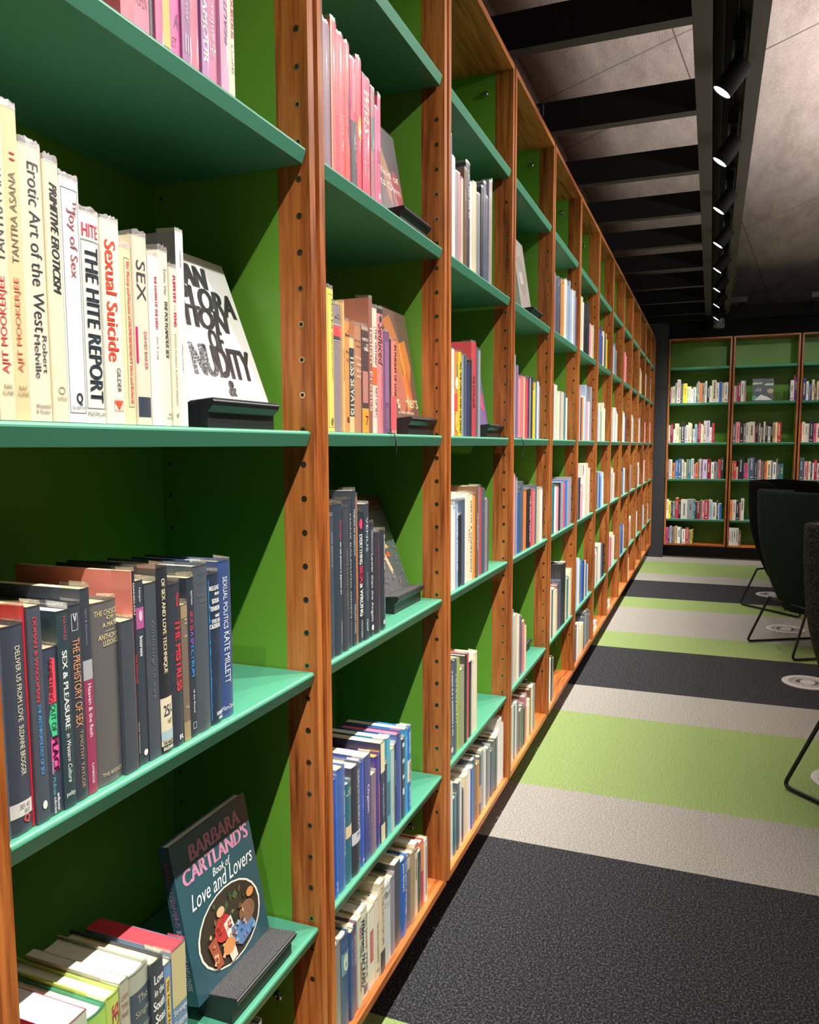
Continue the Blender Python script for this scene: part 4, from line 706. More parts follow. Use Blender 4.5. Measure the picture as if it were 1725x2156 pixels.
 '10G':(0.183,'7.311,7.3312,0.174,w 7.3312,7.3683,0.195,w 7.3683,7.3893,0.203,w 7.3893,7.4311,0.201,w 7.4311,7.4588,0.176,c 7.4588,7.4803,0.224,c 7.4803,7.5112,0.226,c 7.5112,7.5323,0.185,c'),
 '11C':(1.953,'8.059,8.0801,0.218,c 8.0801,8.1014,0.208,c 8.1014,8.1304,0.211,c 8.1304,8.1515,0.193,c 8.1515,8.1929,0.203,c 8.1929,8.2241,0.218,t1 8.2241,8.2558,0.196,t1 8.2558,8.2827,0.198,t1 8.2827,8.3146,0.254,c 8.3146,8.3477,0.25,c 8.3477,8.3725,0.191,c 8.3725,8.4043,0.224,t1 8.4043,8.4369,0.216,t1 8.4369,8.4707,0.241,t1 8.4707,8.5107,0.212,t1'),
 '11D':(1.458,'8.059,8.0889,0.248,p 8.0889,8.1138,0.198,p 8.1138,8.1406,0.196,p 8.1406,8.1776,0.247,g 8.1776,8.2045,0.199,g 8.2045,8.2263,0.207,p1 8.2263,8.2482,0.22,p1 8.2482,8.2809,0.207,p1 8.2809,8.3022,0.239,w 8.3022,8.3233,0.204,w 8.3233,8.3496,0.216,w 8.3496,8.3717,0.219,g 8.3717,8.3986,0.243,g 8.3986,8.4309,0.253,g'),
 '11E':(1.008,'8.059,8.0934,0.243,w 8.0934,8.126,0.221,w 8.126,8.164,0.236,w 8.164,8.205,0.241,e1 8.205,8.2404,0.209,e1 8.2404,8.2783,0.217,g 8.2783,8.3011,0.195,g 8.3011,8.3249,0.208,g 8.3249,8.3597,0.21,w 8.3597,8.3811,0.243,w 8.3811,8.4134,0.192,w'),
 '11F':(0.5,'8.059,8.0801,0.199,w 8.0801,8.1079,0.25,w 8.1079,8.1488,0.233,w 8.1488,8.1739,0.22,g 8.1739,8.2019,0.213,g 8.2019,8.2222,0.231,g 8.2222,8.2604,0.241,w 8.2604,8.2824,0.227,w 8.2824,8.3062,0.24,w 8.3062,8.336,0.256,g 8.336,8.3735,0.198,g'),
 '11G':(0.183,'8.059,8.086,0.225,o 8.086,8.1161,0.196,o 8.1161,8.1458,0.216,o 8.1458,8.1864,0.202,o 8.1864,8.2277,0.206,o 8.2277,8.25,0.219,o 8.25,8.2792,0.173,o 8.2792,8.3208,0.172,o'),
 '12C':(1.953,'8.8069,8.8396,0.224,w 8.8396,8.879,0.217,w 8.879,8.9037,0.209,w 8.9037,8.9282,0.229,l 8.9282,8.956,0.243,l 8.956,8.9813,0.215,l 8.9813,9.0068,0.259,l 9.0068,9.0453,0.249,w 9.0453,9.0789,0.218,w 9.0789,9.102,0.248,w'),
 '12D':(1.458,'8.8069,8.8377,0.193,p 8.8377,8.8614,0.197,p 8.8614,8.8972,0.253,p 8.8972,8.9216,0.246,m1 8.9216,8.9487,0.238,m1 8.9487,8.9877,0.234,m1 8.9877,9.0253,0.216,p 9.0253,9.0455,0.226,p 9.0455,9.0785,0.203,p 9.0785,9.107,0.212,r1 9.107,9.1276,0.212,r1 9.1276,9.156,0.223,r1'),
 '12E':(1.008,'8.8069,8.8424,0.218,w 8.8424,8.884,0.247,w 8.884,8.9243,0.238,w 8.9243,8.9591,0.228,w 8.9591,8.9966,0.215,w 8.9966,9.0297,0.238,w 9.0297,9.0612,0.21,w 9.0612,9.0829,0.196,p 9.0829,9.1107,0.231,p 9.1107,9.1474,0.24,p 9.1474,9.1742,0.255,p'),
 '12F':(0.5,'8.8069,8.833,0.24,w 8.833,8.8545,0.243,w 8.8545,8.8893,0.257,w 8.8893,8.929,0.238,w 8.929,8.9675,0.242,g 8.9675,9.0009,0.205,g 9.0009,9.0323,0.253,l 9.0323,9.0575,0.258,l 9.0575,9.0895,0.218,l 9.0895,9.1096,0.217,l 9.1096,9.1335,0.236,w 9.1335,9.1733,0.254,w 9.1733,9.2068,0.217,w'),
 '12G':(0.183,'8.8069,8.8293,0.211,w 8.8293,8.8615,0.213,w 8.8615,8.8897,0.223,w 8.8897,8.9144,0.188,w 8.9144,8.9403,0.207,w 8.9403,8.98,0.18,w 8.98,9.0139,0.216,w'),
 '13C':(1.953,'9.5548,9.5798,0.194,w 9.5798,9.6122,0.248,w 9.6122,9.6516,0.241,w 9.6516,9.6807,0.22,w 9.6807,9.7124,0.253,c 9.7124,9.739,0.21,c 9.739,9.7723,0.258,c'),
 '13D':(1.458,'9.5548,9.579,0.192,p 9.579,9.6015,0.229,p 9.6015,9.6348,0.203,p 9.6348,9.659,0.232,p 9.659,9.6932,0.238,p 9.6932,9.7292,0.194,r1 9.7292,9.7599,0.248,r1 9.7599,9.801,0.212,r1 9.801,9.8397,0.235,p 9.8397,9.88,0.206,p 9.88,9.9154,0.249,p'),
 '13E':(1.008,'9.5548,9.5853,0.197,w 9.5853,9.6096,0.201,w 9.6096,9.6316,0.201,w 9.6316,9.6652,0.197,w 9.6652,9.7019,0.242,w 9.7019,9.7398,0.246,m1 9.7398,9.7755,0.255,m1 9.7755,9.8166,0.234,m1'),
 '13F':(0.5,'9.5548,9.5961,0.197,g 9.5961,9.6183,0.195,g 9.6183,9.6429,0.216,g 9.6429,9.673,0.238,g 9.673,9.7093,0.196,p 9.7093,9.7382,0.228,p 9.7382,9.7664,0.198,p 9.7664,9.7996,0.216,w 9.7996,9.8346,0.225,w'),
 '13G':(0.183,'9.5548,9.596,0.227,g 9.596,9.6176,0.216,g 9.6176,9.6535,0.188,g 9.6535,9.6761,0.199,g 9.6761,9.7038,0.214,g')}
REAR={
 'b1C':(1.953,'0.1725,0.1831,0.19,k 0.1831,0.1937,0.2,p 0.1937,0.2086,0.2,w 0.2086,0.2342,0.21,c 0.2342,0.2607,0.25,g 0.2607,0.2999,0.29,w 0.2999,0.3242,0.25,k 0.3242,0.3326,0.23,g 0.3326,0.3779,0.24,y 0.3779,0.4031,0.2,c 0.4031,0.4262,0.2,c 0.4262,0.4471,0.17,w 0.4471,0.4826,0.19,w 0.4826,0.5014,0.24,t 0.5014,0.5233,0.26,e1 0.5233,0.5472,0.24,o 0.5472,0.5866,0.24,n1 0.5866,0.6093,0.26,w 0.6093,0.6393,0.2,k 0.6393,0.665,0.2,w 0.665,0.7184,0.27,c 0.7184,0.7491,0.24,w 0.7491,0.7839,0.25,b 0.7839,0.8063,0.23,y1 0.8063,0.853,0.24,w'),
 'b1D':(1.458,'0.1725,0.1927,0.22,w 0.1927,0.2291,0.24,r2 0.2291,0.2461,0.17,w 0.2461,0.2696,0.24,c 0.2696,0.2962,0.24,c 0.2962,0.3228,0.2,e1 0.3228,0.3599,0.25,k 0.3599,0.3779,0.2,g 0.3779,0.4054,0.22,w 0.4054,0.4286,0.25,c 0.4286,0.4496,0.24,c 0.4496,0.4601,0.24,k 0.4601,0.4811,0.17,w 0.4811,0.5084,0.23,l 0.5084,0.5251,0.22,s 0.5251,0.5544,0.25,r 0.5544,0.5752,0.23,w 0.5752,0.5856,0.21,y 0.5856,0.6168,0.27,w 0.6168,0.6583,0.27,d 0.6583,0.6811,0.19,w 0.6811,0.7121,0.24,r1'),
 'b1E':(1.008,'0.1725,0.1913,0.24,m 0.1913,0.2246,0.24,w 0.2246,0.2643,0.2,n2 0.2643,0.2986,0.23,b 0.2986,0.3434,0.25,s 0.3434,0.3604,0.24,w 0.3604,0.3764,0.22,e1 0.3764,0.3945,0.2,w 0.3945,0.4157,0.24,n1 0.4157,0.4527,0.24,t 0.4527,0.4844,0.25,w 0.4844,0.5033,0.18,p 0.5033,0.5317,0.2,o 0.5317,0.5527,0.24,n1 0.5527,0.5685,0.25,w 0.5685,0.5894,0.24,m1 0.5894,0.6416,0.24,d 0.6416,0.6864,0.25,r2 0.6864,0.7206,0.21,w 0.7206,0.7506,0.22,g 0.7506,0.7661,0.2,t 0.7661,0.7991,0.24,r1 0.7991,0.8331,0.26,k'),
 'b1F':(0.5,'0.1725,0.1946,0.24,w 0.1946,0.2238,0.22,y 0.2238,0.2487,0.21,b1 0.2487,0.281,0.21,e2 0.281,0.3186,0.26,r 0.3186,0.3454,0.22,k 0.3454,0.4223,0.24,w 0.4223,0.4935,0.25,g 0.4935,0.5158,0.24,t 0.5158,0.5316,0.22,k 0.5316,0.5738,0.22,r2 0.5738,0.597,0.24,n1 0.597,0.6243,0.23,p 0.6243,0.6788,0.24,r 0.6788,0.6924,0.25,w 0.6924,0.7185,0.24,l 0.7185,0.7694,0.21,w 0.7694,0.785,0.23,k 0.785,0.7985,0.2,w 0.7985,0.8244,0.2,b'),
 'b1G':(0.183,'0.1725,0.2034,0.2,p2 0.2034,0.2197,0.19,k 0.2197,0.2436,0.22,l 0.2436,0.2825,0.21,n1 0.2825,0.3138,0.22,t1 0.3138,0.3493,0.21,w 0.3493,0.3686,0.2,s 0.3686,0.4083,0.18,w 0.4083,0.4478,0.2,r1 0.4478,0.467,0.17,g 0.467,0.4936,0.18,y 0.4936,0.5075,0.18,k'),
 'b2C':(1.953,'0.9204,0.938,0.19,w 0.938,0.9561,0.19,p 0.9561,0.9953,0.23,r2 0.9953,1.0324,0.25,w 1.0324,1.0484,0.25,g 1.0484,1.0564,0.13,o'),
 'b2R':(1.953,'1.5313,1.5409,0.25,k 1.5409,1.5794,0.24,w 1.5794,1.587,0.3,p2 1.587,1.6081,0.27,b1'),
 'b2D':(1.458,'0.9204,0.9553,0.23,s 0.9553,1.0008,0.25,p1 1.0008,1.0411,0.24,k 1.0411,1.0713,0.23,n1 1.0713,1.1014,0.24,w 1.1014,1.1683,0.25,c 1.1683,1.1783,0.18,p2 1.1783,1.2081,0.24,k 1.2081,1.2359,0.23,n1 1.2359,1.2458,0.18,c 1.2458,1.2656,0.2,k 1.2656,1.2854,0.25,c 1.2854,1.315,0.24,k 1.315,1.3445,0.19,w 1.3445,1.3691,0.22,k 1.3691,1.3985,0.24,t1 1.3985,1.418,0.24,c 1.418,1.46,0.24,r'),
 'b2E':(1.008,'0.9252,0.9456,0.22,n 0.9456,0.9782,0.22,r 0.9782,0.9965,0.15,c 0.9965,1.0592,0.27,k 1.0592,1.0704,0.2,m 1.0704,1.1026,0.2,p2 1.1026,1.1207,0.25,g 1.1207,1.1829,0.27,s 1.1829,1.2129,0.26,k 1.2129,1.2329,0.23,g 1.2329,1.2508,0.24,p 1.2508,1.2826,0.22,n1 1.2826,1.2975,0.22,k 1.2975,1.3223,0.22,o 1.3223,1.3638,0.23,c 1.3638,1.3865,0.23,g 1.3865,1.421,0.21,w 1.421,1.4386,0.25,g 1.4386,1.4651,0.19,s 1.4651,1.5013,0.19,t'),
 'b2F':(0.5,'0.9204,0.95,0.24,o 0.95,0.9909,0.25,w 0.9909,1.0276,0.24,k 1.0276,1.0449,0.21,p1 1.0449,1.0825,0.27,w'),
 'b2G':(0.183,'0.9204,0.9466,0.22,w 0.9466,0.9743,0.22,w 0.9743,1.002,0.22,w 1.002,1.0306,0.22,w 1.0306,1.0613,0.19,n'),
 'b3C':(1.953,'1.6683,1.7092,0.26,b1 1.7092,1.7339,0.22,w 1.7339,1.7586,0.19,b 1.7586,1.7699,0.22,k 1.7699,1.7964,0.24,c 1.7964,1.8228,0.18,n 1.8228,1.8416,0.22,c 1.8416,1.8669,0.2,t 1.8669,1.8951,0.22,w 1.8951,1.9185,0.2,r'),
 'b3D':(1.458,'1.6683,1.6842,0.22,r1 1.6842,1.7148,0.24,c 1.7148,1.7491,0.22,w 1.7491,1.7625,0.22,c 1.7625,1.8081,0.25,k 1.8081,1.8365,0.22,p2 1.8365,1.8838,0.22,c 1.8838,1.912,0.2,s 1.912,1.9496,0.21,w'),
 'b3E':(1.008,'1.6711,1.7269,0.26,s 1.7269,1.7557,0.22,p 1.7557,1.772,0.22,o 1.772,1.7968,0.22,w 1.7968,1.8131,0.2,k 1.8131,1.8321,0.2,w 1.8321,1.8635,0.24,r 1.8635,1.8939,0.2,w 1.8939,1.9223,0.22,m')}


COLS = {'k': ('2A2C32', 'black'), 's': ('566474', 'slate'), 'g': ('989AA0', 'grey'), 'w': ('EAE7DE', 'white'), 'c': ('EADCB8', 'cream'), 'l': ('A4C2DC', 'pale blue'), 'b': ('2C6CC0', 'blue'), 'b1': ('343C68', 'navy'), 't': ('3A8088', 'teal'), 't1': ('C4A878', 'tan'), 'e': ('9CB458', 'lime'), 'e1': ('A4AC84', 'sage'), 'e2': ('66766A', 'grey green'), 'r': ('CC3444', 'red'), 'r1': ('D84C58', 'rose red'), 'r2': ('902C3C', 'dark red'), 'm': ('7A4A64', 'plum'), 'm1': ('8E7090', 'mauve'), 'p': ('E89CB0', 'pink'), 'p1': ('E08888', 'coral'), 'p2': ('DC4888', 'magenta'), 'o': ('E07C3C', 'orange'), 'o1': ('E0984C', 'amber'), 'n': ('7A5A40', 'brown'), 'n1': ('8C7C6C', 'taupe'), 'n2': ('B07038', 'ochre'), 'y': ('F0D430', 'yellow'), 'y1': ('F0D88C', 'pale yellow'), 'd': ('C8C0DC', 'lilac')}
ROWW = {'C': 'upper', 'D': 'eye-level', 'E': 'waist-level', 'F': 'knee-level', 'G': 'bottom', 'R': 'upper'}
BAYW = ['nearest', 'second', 'third', 'fourth', 'fifth', 'sixth', 'seventh', 'eighth', 'ninth', 'tenth', 'eleventh', 'twelfth', 'far end']
SPECIAL = {
 ('3D', 3): ['T|ALL THE LIVING AND THE DEAD|d|.12|.96|.3|.75|2A2A28|b'],
 ('3D', 1): ['#|.45|1|0|1|F0EEE8'], ('3D', 2): ['#|.15|.3|.5|1|48A088', 'O|.3|.45|.2|.8|F0F0EC', '#|.5|.7|0|.6|E05848', 'O|.7|.95|.2|.9|F0C860'],
 ('3D', 8): ['#|0|1|.7|1|E83858', 'T|THE INTRUDER|d|.35|.7|.2|.5|5A2030|'],
 ('3E', 7): ['T|DEATH: A COMPANION|d|.08|.9|.5|.85|4A4644|', 'T|RELL|d|.4|.55|.1|.3|7A4A40|'],
 ('3E', 3): ['T|BLACK MIRROR|d|.1|.8|.3|.75|E8F0F8|b'], ('3E', 9): ['T|NECROPHILIA|d|.3|.7|.3|.75|E8E8E4|b'],
 ('3F', 2): ['#|.05|.95|.5|.55|6A8040'], ('3G', 10): ['#|.0|.5|0|1|5A6878', '#|.5|.8|0|1|D0A878'],
 ('4E', 8): ['T|THE DEAD HUMAN|d|.1|.9|.3|.75|E8E8E0|b'], ('4D', 13): ['#|.5|1|0|.6|2878D8'],
 ('6E', 7): ['T|P|h|.03|.22|.1|.9|1C1C1E|b'],
}
jobs = []     # (score, key, index, frame, y, th, h, z, col, word, specs, label)
def hexjit(h, r, amt):
    v = [int(h[i:i+2], 16) for i in (0, 2, 4)]; k = 1+r.uniform(-amt, amt)
    q = 6; return ''.join('%02X' % max(0, min(255, int(round(x*k/q)*q))) for x in v)
def dashes(r, col):
    dark = sum(int(col[i:i+2], 16) for i in (0, 2, 4)) > 360
    c = r.choice(['4A4A50', '5A4A48', '38405A', 'A04048']) if dark else r.choice(['D8D8D8', 'E8D8A8', 'C0C8D0'])
    q = r.uniform(.06, .25); end = r.uniform(.5, .85); a = r.uniform(.25, .45); b = a + r.uniform(.2, .35); out = []
    while q < end:
        d = r.uniform(.012, .03); out.append('#|%.3f|%.3f|%.2f|%.2f|%s' % (q, q+d, a, b, c)); q += d + r.choice([.006, .006, .02])
    if r.random() < .35: out.append('#|.88|.93|.25|.75|' + c)
    return out
for key, (z, L) in NEAR.items():
    for i, (a, b, h, col, sp, lab) in enumerate(L):
        jobs.append((1e3, key, i, 'side', (a+b)/2, b-a, h, z, col, '', sp, lab))
for key, (z, S_) in GENERIC.items():
    for i, t in enumerate(S_.split()):
        a, b, h, c = t.split(','); a, b, h = float(a), float(b), float(h); yc = (a+b)/2
        jobs.append(((b-a)*h*.69/(yc*yc+.5)**1.5, key, i, 'side', yc, b-a, h, z, COLS[c][0], COLS[c][1], SPECIAL.get((key, i)), None))
for key, (z, S_) in REAR.items():
    for i, t in enumerate(S_.split()):
        a, b, h, c = t.split(','); a, b, h = float(a), float(b), float(h)
        vis = 1 if (a+b)/2 < 1.75 and not (z < 1.1 and a > 1.08) else .5
        jobs.append(((b-a)*h*vis/108., key, i, 'rear', (a+b)/2, b-a, h, z, COLS[c][0], COLS[c][1], None, None))
order = sorted(range(len(jobs)), key=lambda i: -jobs[i][0])
INDIV = set(order[:291])
far_mb = MB()
for ji, (score, key, i, frame, y, th, h, z, col, word, specs, lab) in enumerate(jobs):
    rr = random.Random(ji*7+1)
    near = score > 100; detail = 2 if near or (frame == 'side' and key[0] in '345' and ji in INDIV) else 1
    d = min(.24, h*rr.uniform(.66, .76)); hard = th > .0215 and rr.random() < .75
    pages = PAGES if rr.random() < .6 else PAGES2
    if not near: col = hexjit(col, rr, .10)
    if specs is None: specs = dashes(rr, col) if (score > .0006 or frame == 'rear') else []
    x = -.012 - rr.uniform(0, .004)
    zz = z + .0008
    if ji in INDIV:
        if lab is None:
            bay = ('%s bay' % BAYW[int(key[:-1])-1]) if frame == 'side' else {'1': 'left rear bookcase', '2': 'middle rear bookcase', '3': 'right rear bookcase'}[key[1]]
            sz = 'slim' if th < .023 else 'thick' if th > .038 else 'medium'
            lab = '%s %s book, %s on %s %s shelf of %s' % (sz, word, ORD[i] + (' from left' if key != 'b2R' else ' of right-hand set'), 'the', ROWW[key[-1]], bay)
        grp = 'books on the %s shelves of the %s' % (ROWW[key[-1]], 'side run' if frame == 'side' else 'rear wall')
        if frame == 'side': e = empty('book', (x, y, zz), 0, lab, 'book', grp)
        else: e = empty('book', (y, 10.372-x, zz), -math.pi/2, lab, 'book', grp)
        for nm, mb in book_parts(th, h, d, col, hard, specs, detail, pages, rr): mb.build(nm, e)
        if key == '2D' and i == 10: ribbon(e, [(-.001, 0, .001), (.016, .002, .0), (.0185, .004, -.02), (.0185, .008, -.045)])
        if key == '4D' and i == 2: ribbon(e, [(-.001, 0, .001), (.014, .005, .001), (.0185, .02, -.02), (.0185, .022, -.05), (.017, .012, -.075)])
    else:
        if frame == 'rear': M = Matrix.Translation((y, 10.372-x, zz)) @ Matrix.Rotation(-math.pi/2, 4, 'Z')
        else: M = Matrix.Translation((x, y, zz))
        for nm, mb in book_parts(th, h, d, col, hard, specs, 1, pages, rr):
            b0_ = len(far_mb.v); far_mb.v += [tuple(M @ Vector(v)) for v in mb.v]
            for f, k, s in zip(mb.f, mb.m, mb.sm): far_mb.f.append(tuple(b0_+j for j in f)); far_mb.m.append(far_mb.mi(mb.mats[k])); far_mb.sm.append(s)
tag(far_mb.build('distant_books'), 'many small books filling the far bays and parts of the rear bookcases', 'books', 'books on the far shelves', 'stuff')

# flat lying books at floor level further along
for i, (yy, lab) in enumerate(((5.25, 'white book lying flat on the bottom shelf of the seventh bay'), (6.02, 'white book lying flat on the bottom shelf of the eighth bay'))):
    e = empty('book', (-.02, yy, .184), 0, lab, 'book', 'books lying flat on the bottom shelf')
    m = MB(); m.box(-.21, 0, -.13, .13, 0, .003, mat('E8E6E0')); m.box(-.21, 0, -.13, .13, .045, .048, mat('E8E6E0')); m.box(-.21, -.207, -.13, .13, .003, .045, mat('E8E6E0')); m.build('cover', e)
    m = MB(); m.box(-.207, -.003, -.127, .127, .003, .045, PAGES2); m.build('page_block', e)

# ------------------------------------------------------------------ display stands and face-out books
def make_stand():
    s = empty('display_stand', (0, 0, 0), 0, '', 'display stand', 'black display stands')
    m = MB(); Bm = mat('202123', .38)
    prof = [(-.078, 0), (-.012, 0), (-.012, .024), (-.002, .034), (0, .040), (-.002, .043), (-.078, .036)]
    m.prism(prof, -.095, .095, Bm); bevel(m.build('base', s), .0008, 1)
    m = MB(); m.prism([(-.076, .0365), (-.003, .0435), (-.003, .0455), (-.076, .0385)], -.094, .094, FELT); m.build('felt_pad', s)
    m = MB(); m.prism([(-.081, .0), (-.078, 0), (-.118, .10), (-.121, .10)], -.06, .06, Bm); m.build('back_rest', s)
    return s
def face_book(loc, w, h, th, ang, rz, col, spine_specs, cover_specs, label, edge=None):
    e = empty('book', loc, rz, label, 'book', 'books displayed face out')
    lean = Matrix.Rotation(-ang, 4, 'Y')
    def fin(mb, nm):
        mb.v = [tuple(lean @ Vector(v)) for v in mb.v]; return mb.build(nm, e)
    cov = mat(col, .4, .4); m = MB(); t = .0025
    m.box(-t, 0, -w/2, w/2, 0, h, cov); m.box(-th, -th+t, -w/2, w/2, 0, h, cov); m.box(-th+t, -t, -w/2, -w/2+t, 0, h, cov)
    decorate(m, cover_specs, w, h, lambda y: 0.0)
    if spine_specs:
        q = MB(); decorate(q, spine_specs, th, h, lambda y: 0.0)
        b = len(m.v); m.v += [(-th/2 + v[1], -w/2 - v[0], v[2]) for v in q.v]
        for f, k in zip(q.f, q.m): m.f.append(tuple(b+j for j in f)); m.m.append(m.mi(q.mats[k])); m.sm.append(False)
    fin(m, 'cover')
    m = MB(); m.box(-th+t, -t, -w/2+t, w/2-.003, .003, h-.003, PAGES2); fin(m, 'page_block')
    m = MB(); e_ = .001
    m.face([(e_, -w/2, 0), (e_, w/2, 0), (e_, w/2, h+.003), (e_, -w/2, h+.003)], FILM); fin(m, 'plastic_sleeve')
    return e
st = make_stand(); st.location = (-.018, 1.083, 1.4585); st['label'] = 'black display stand holding the white brush lettered book'
DI = 'T|%s|h|%g|%g|%g|%g|3A3B41|xi'
face_book((-.062, 1.100, 1.4985), .243, .272, .016, math.radians(20.5), 0, 'F2F0EA', [], [
 DI % ('AN', .075, .22, .42, .74), DI % ('EXPLORA', .225, .385, .06, .96), DI % ('TION', .365, .505, .28, .83), DI % ('OF', .505, .65, .49, .68), DI % ('NUDITY', .62, .82, .2, .94), DI % ('&', .84, .94, .52, .62)],
 'white book face out with big black brush lettering')
dup(st, (-.002, 1.080, .501), 'black felt topped stand holding the teal romance book')
_ar = random.Random(9)
def _dab(n, cols, t0, t1, a0, a1, s):
    out = []
    for _ in range(n):
        q, a = _ar.uniform(t0, t1), _ar.uniform(a0, a1); dq, da = _ar.uniform(.4, 1)*s, _ar.uniform(.4, 1.3)*s
        out.append('V|%.3f,%.3f %.3f,%.3f %.3f,%.3f %.3f,%.3f|%s' % (a-da, q, a, q-dq, a+da*.8, q+dq*.2, a-da*.1, q+dq, _ar.choice(cols)))
    return out
ART = ['O|.47|.96|.10|.94|EDE6D2', 'O|.48|.95|.12|.92|3A3226', 'V|.3,.55 .55,.5 .8,.55 .88,.68 .7,.7 .4,.66|2E4428', 'O|.62|.78|.3|.52|B03830', 'O|.56|.62|.36|.46|D8A880', 'V|.42,.68 .52,.66 .56,.8 .46,.84|E8DCC8', 'V|.5,.74 .75,.74 .82,.86 .6,.9 .48,.84|5878A0', 'O|.66|.8|.62|.84|7A5A40', 'O|.6|.66|.76|.86|D0884C', 'V|.2,.72 .3,.7 .34,.9 .26,.9|9A5038', 'O|.78|.88|.36|.52|C88850', 'V|.4,.82 .5,.8 .52,.93 .44,.94|D8C8B0']
ART = ART[:3] + _dab(26, ['4A5834', '5A4A30', '2A3A24', '6A6844'], .53, .7, .3, .75, .035) + ART[3:] + _dab(22, ['8A5A38', 'B08058', '6A3A28', 'C8A078'], .66, .88, .22, .8, .022) + _dab(10, ['6888B0', '48689A', '88A0B8'], .74, .86, .52, .78, .025) + _dab(8, ['C04038', 'A02C28'], .6, .74, .28, .5, .02)
face_book((-.058, 1.066, .5375), .214, .262, .022, math.radians(11), 0, '2C525A', ["T|BARBARA CARTLAND'S|d|.1|.5|.25|.75|D8A0B8|b", 'T|BOOK OF LOVE AND LOVERS|d|.52|.9|.3|.75|D0B8C0|'],
 ['T|BARBARA|h|.07|.17|.2|.88|F0A8C4|b', "T|CARTLAND'S|h|.19|.29|.08|.95|F0A8C4|b", 'T|Book of|h|.31|.36|.42|.66|F2F0EA|i', 'T|Love and Lovers|h|.36|.46|.12|.95|F2F0EA|i'] + ART,
 'teal hardback face out with pink capitals and oval painting')
dup(st, (-.018, 1.915, 1.4585), 'black display stand holding the orange flower covered book')
face_book((-.064, 1.915, 1.4985), .17, .285, .014, math.radians(9), 0, '7A5A54', [], ['V|.0,.12 .3,.05 .55,.3 .5,.7 .2,.5|C07840', 'V|.5,.3 .8,.25 .9,.5 .7,.75 .55,.6|E89048', 'V|.45,.6 .75,.55 .8,.85 .5,.95|D87840', 'O|.55|.95|.05|.5|B87058', 'T|Hers|h|.77|.89|.42|.97|F6E8C0|', 'T|s|h|.82|.9|.1|.2|F6E8C0|', 'T|an erotic celebration|h|.92|.95|.1|.75|F0E0C0|'],
 'face-out book with orange petals and white lettering')
dup(st, (-.042, 1.876, 1.0085), 'black display stand holding the grey marbled book')
face_book((-.092, 1.878, 1.0485), .205, .264, .018, math.radians(20), 0, '5C5E66', [], ['#|0|.16|0|1|4A2A1C', 'T|Anais Nin|h|.05|.08|.45|.8|8A6A40|', 'T|Delta of Venus|h|.1|.14|.35|.9|8A6A40|', 'V|.36,.3 .75,.56 .5,.58 .4,.5|E0B868', 'V|.4,.5 .62,.56 .6,.66 .45,.62|2E3A44', 'V|.5,.62 .58,.62 .66,.8 .6,.84|E0B090', 'O|.6|.66|.6|.72|C85838'] + ['V|%.2f,%.2f %.2f,%.2f %.2f,%.2f|%s' % ((a := rnd.uniform(.05, .95)), (q := rnd.uniform(.2, .96)), a+.03, q+.008, a-.01, q+.02, c) for c in ['7C7E86']*70 + ['8A7848']*14],
 'grey marbled book leaning face out with pale diamond picture')
dup(st, (-.018, 1.868, 1.9535), 'black display stand holding the dark floral book')
face_book((-.064, 1.82, 1.9935), .17, .215, .014, math.radians(10), 0, '4E464C', [], ['V|.0,.1 .35,.2 .6,.55 .5,.9 .1,.6|B07848', 'O|.45|.9|.55|.98|A83C40', 'V|.1,.55 .3,.5 .4,.95 .15,.98|5A3A34', 'T|Mind of|h|.5|.58|.12|.9|F0E8E0|', 'T|its Own|h|.63|.72|.12|.9|F0E8E0|'],
 'dark floral book leaning face out on the upper shelf')
dup(st, (-.022, 2.664, 1.4585), 'black display stand holding the purple mapped book')
face_book((-.066, 2.64, 1.4985), .125, .22, .012, math.radians(9.5), 0, '7868A0', [], ['V|.1,.1 .5,.2 .4,.4 .2,.5|C8507C', 'V|.5,.5 .9,.45 .8,.8 .5,.7|C0587C', 'L|.85|.97|.05|.95|D06088', 'L|.05|.83|.05|.95|B87098'],
 'narrow purple and red book face out in third bay')
dup(st, (-.02, 3.32, 1.9535), 'black display stand holding the stone grey book')
face_book((-.066, 3.305, 1.9935), .2, .30, .02, math.radians(9), 0, 'B8B0AA', [], ['V|.1,.3 .6,.2 .9,.5 .5,.8 .2,.7|A09890', 'V|.2,.5 .5,.45 .6,.6 .3,.65|CCC4BC'],
 'stone grey book face out alone on fourth bay upper shelf')
dup(st, (-.06, 3.37, .501), 'black display stand behind the books in the fourth bay')
face_book((-.11, 3.30, .541), .2, .27, .015, math.radians(14), 0, '3C3436', [], ['#|.75|1|0|1|C05868', 'V|.3,.2 .7,.25 .6,.5 .35,.45|6A5A58'], 'dark book leaning face out in the fourth bay knee-level shelf')
# face-out book in the rear bookcases
e = face_book((1.245, 10.45, 1.956), .235, .275, .015, math.radians(8), -math.pi/2, '35424C', [], ['V|.0,.2 .12,.14 .25,.18 .4,.15 .5,.22 .0,.26|B8D0B0', 'V|.55,.26 .7,.2 .85,.22 1,.2 1,.3 .6,.3|B8D0B0', 'O|.45|.65|.7|1.0|B0A870', 'V|.1,.95 .4,.7 .7,.8 .95,.95|E0E0DC', '#|.75|.95|.0|.2|4A9890', 'T|ART &|h|.42|.47|.18|.42|E8E8E8|i', 'T|SCIENCE|h|.49|.55|.12|.45|E8E8E8|i'], 'dark landscape covered book face out in middle rear bookcase')

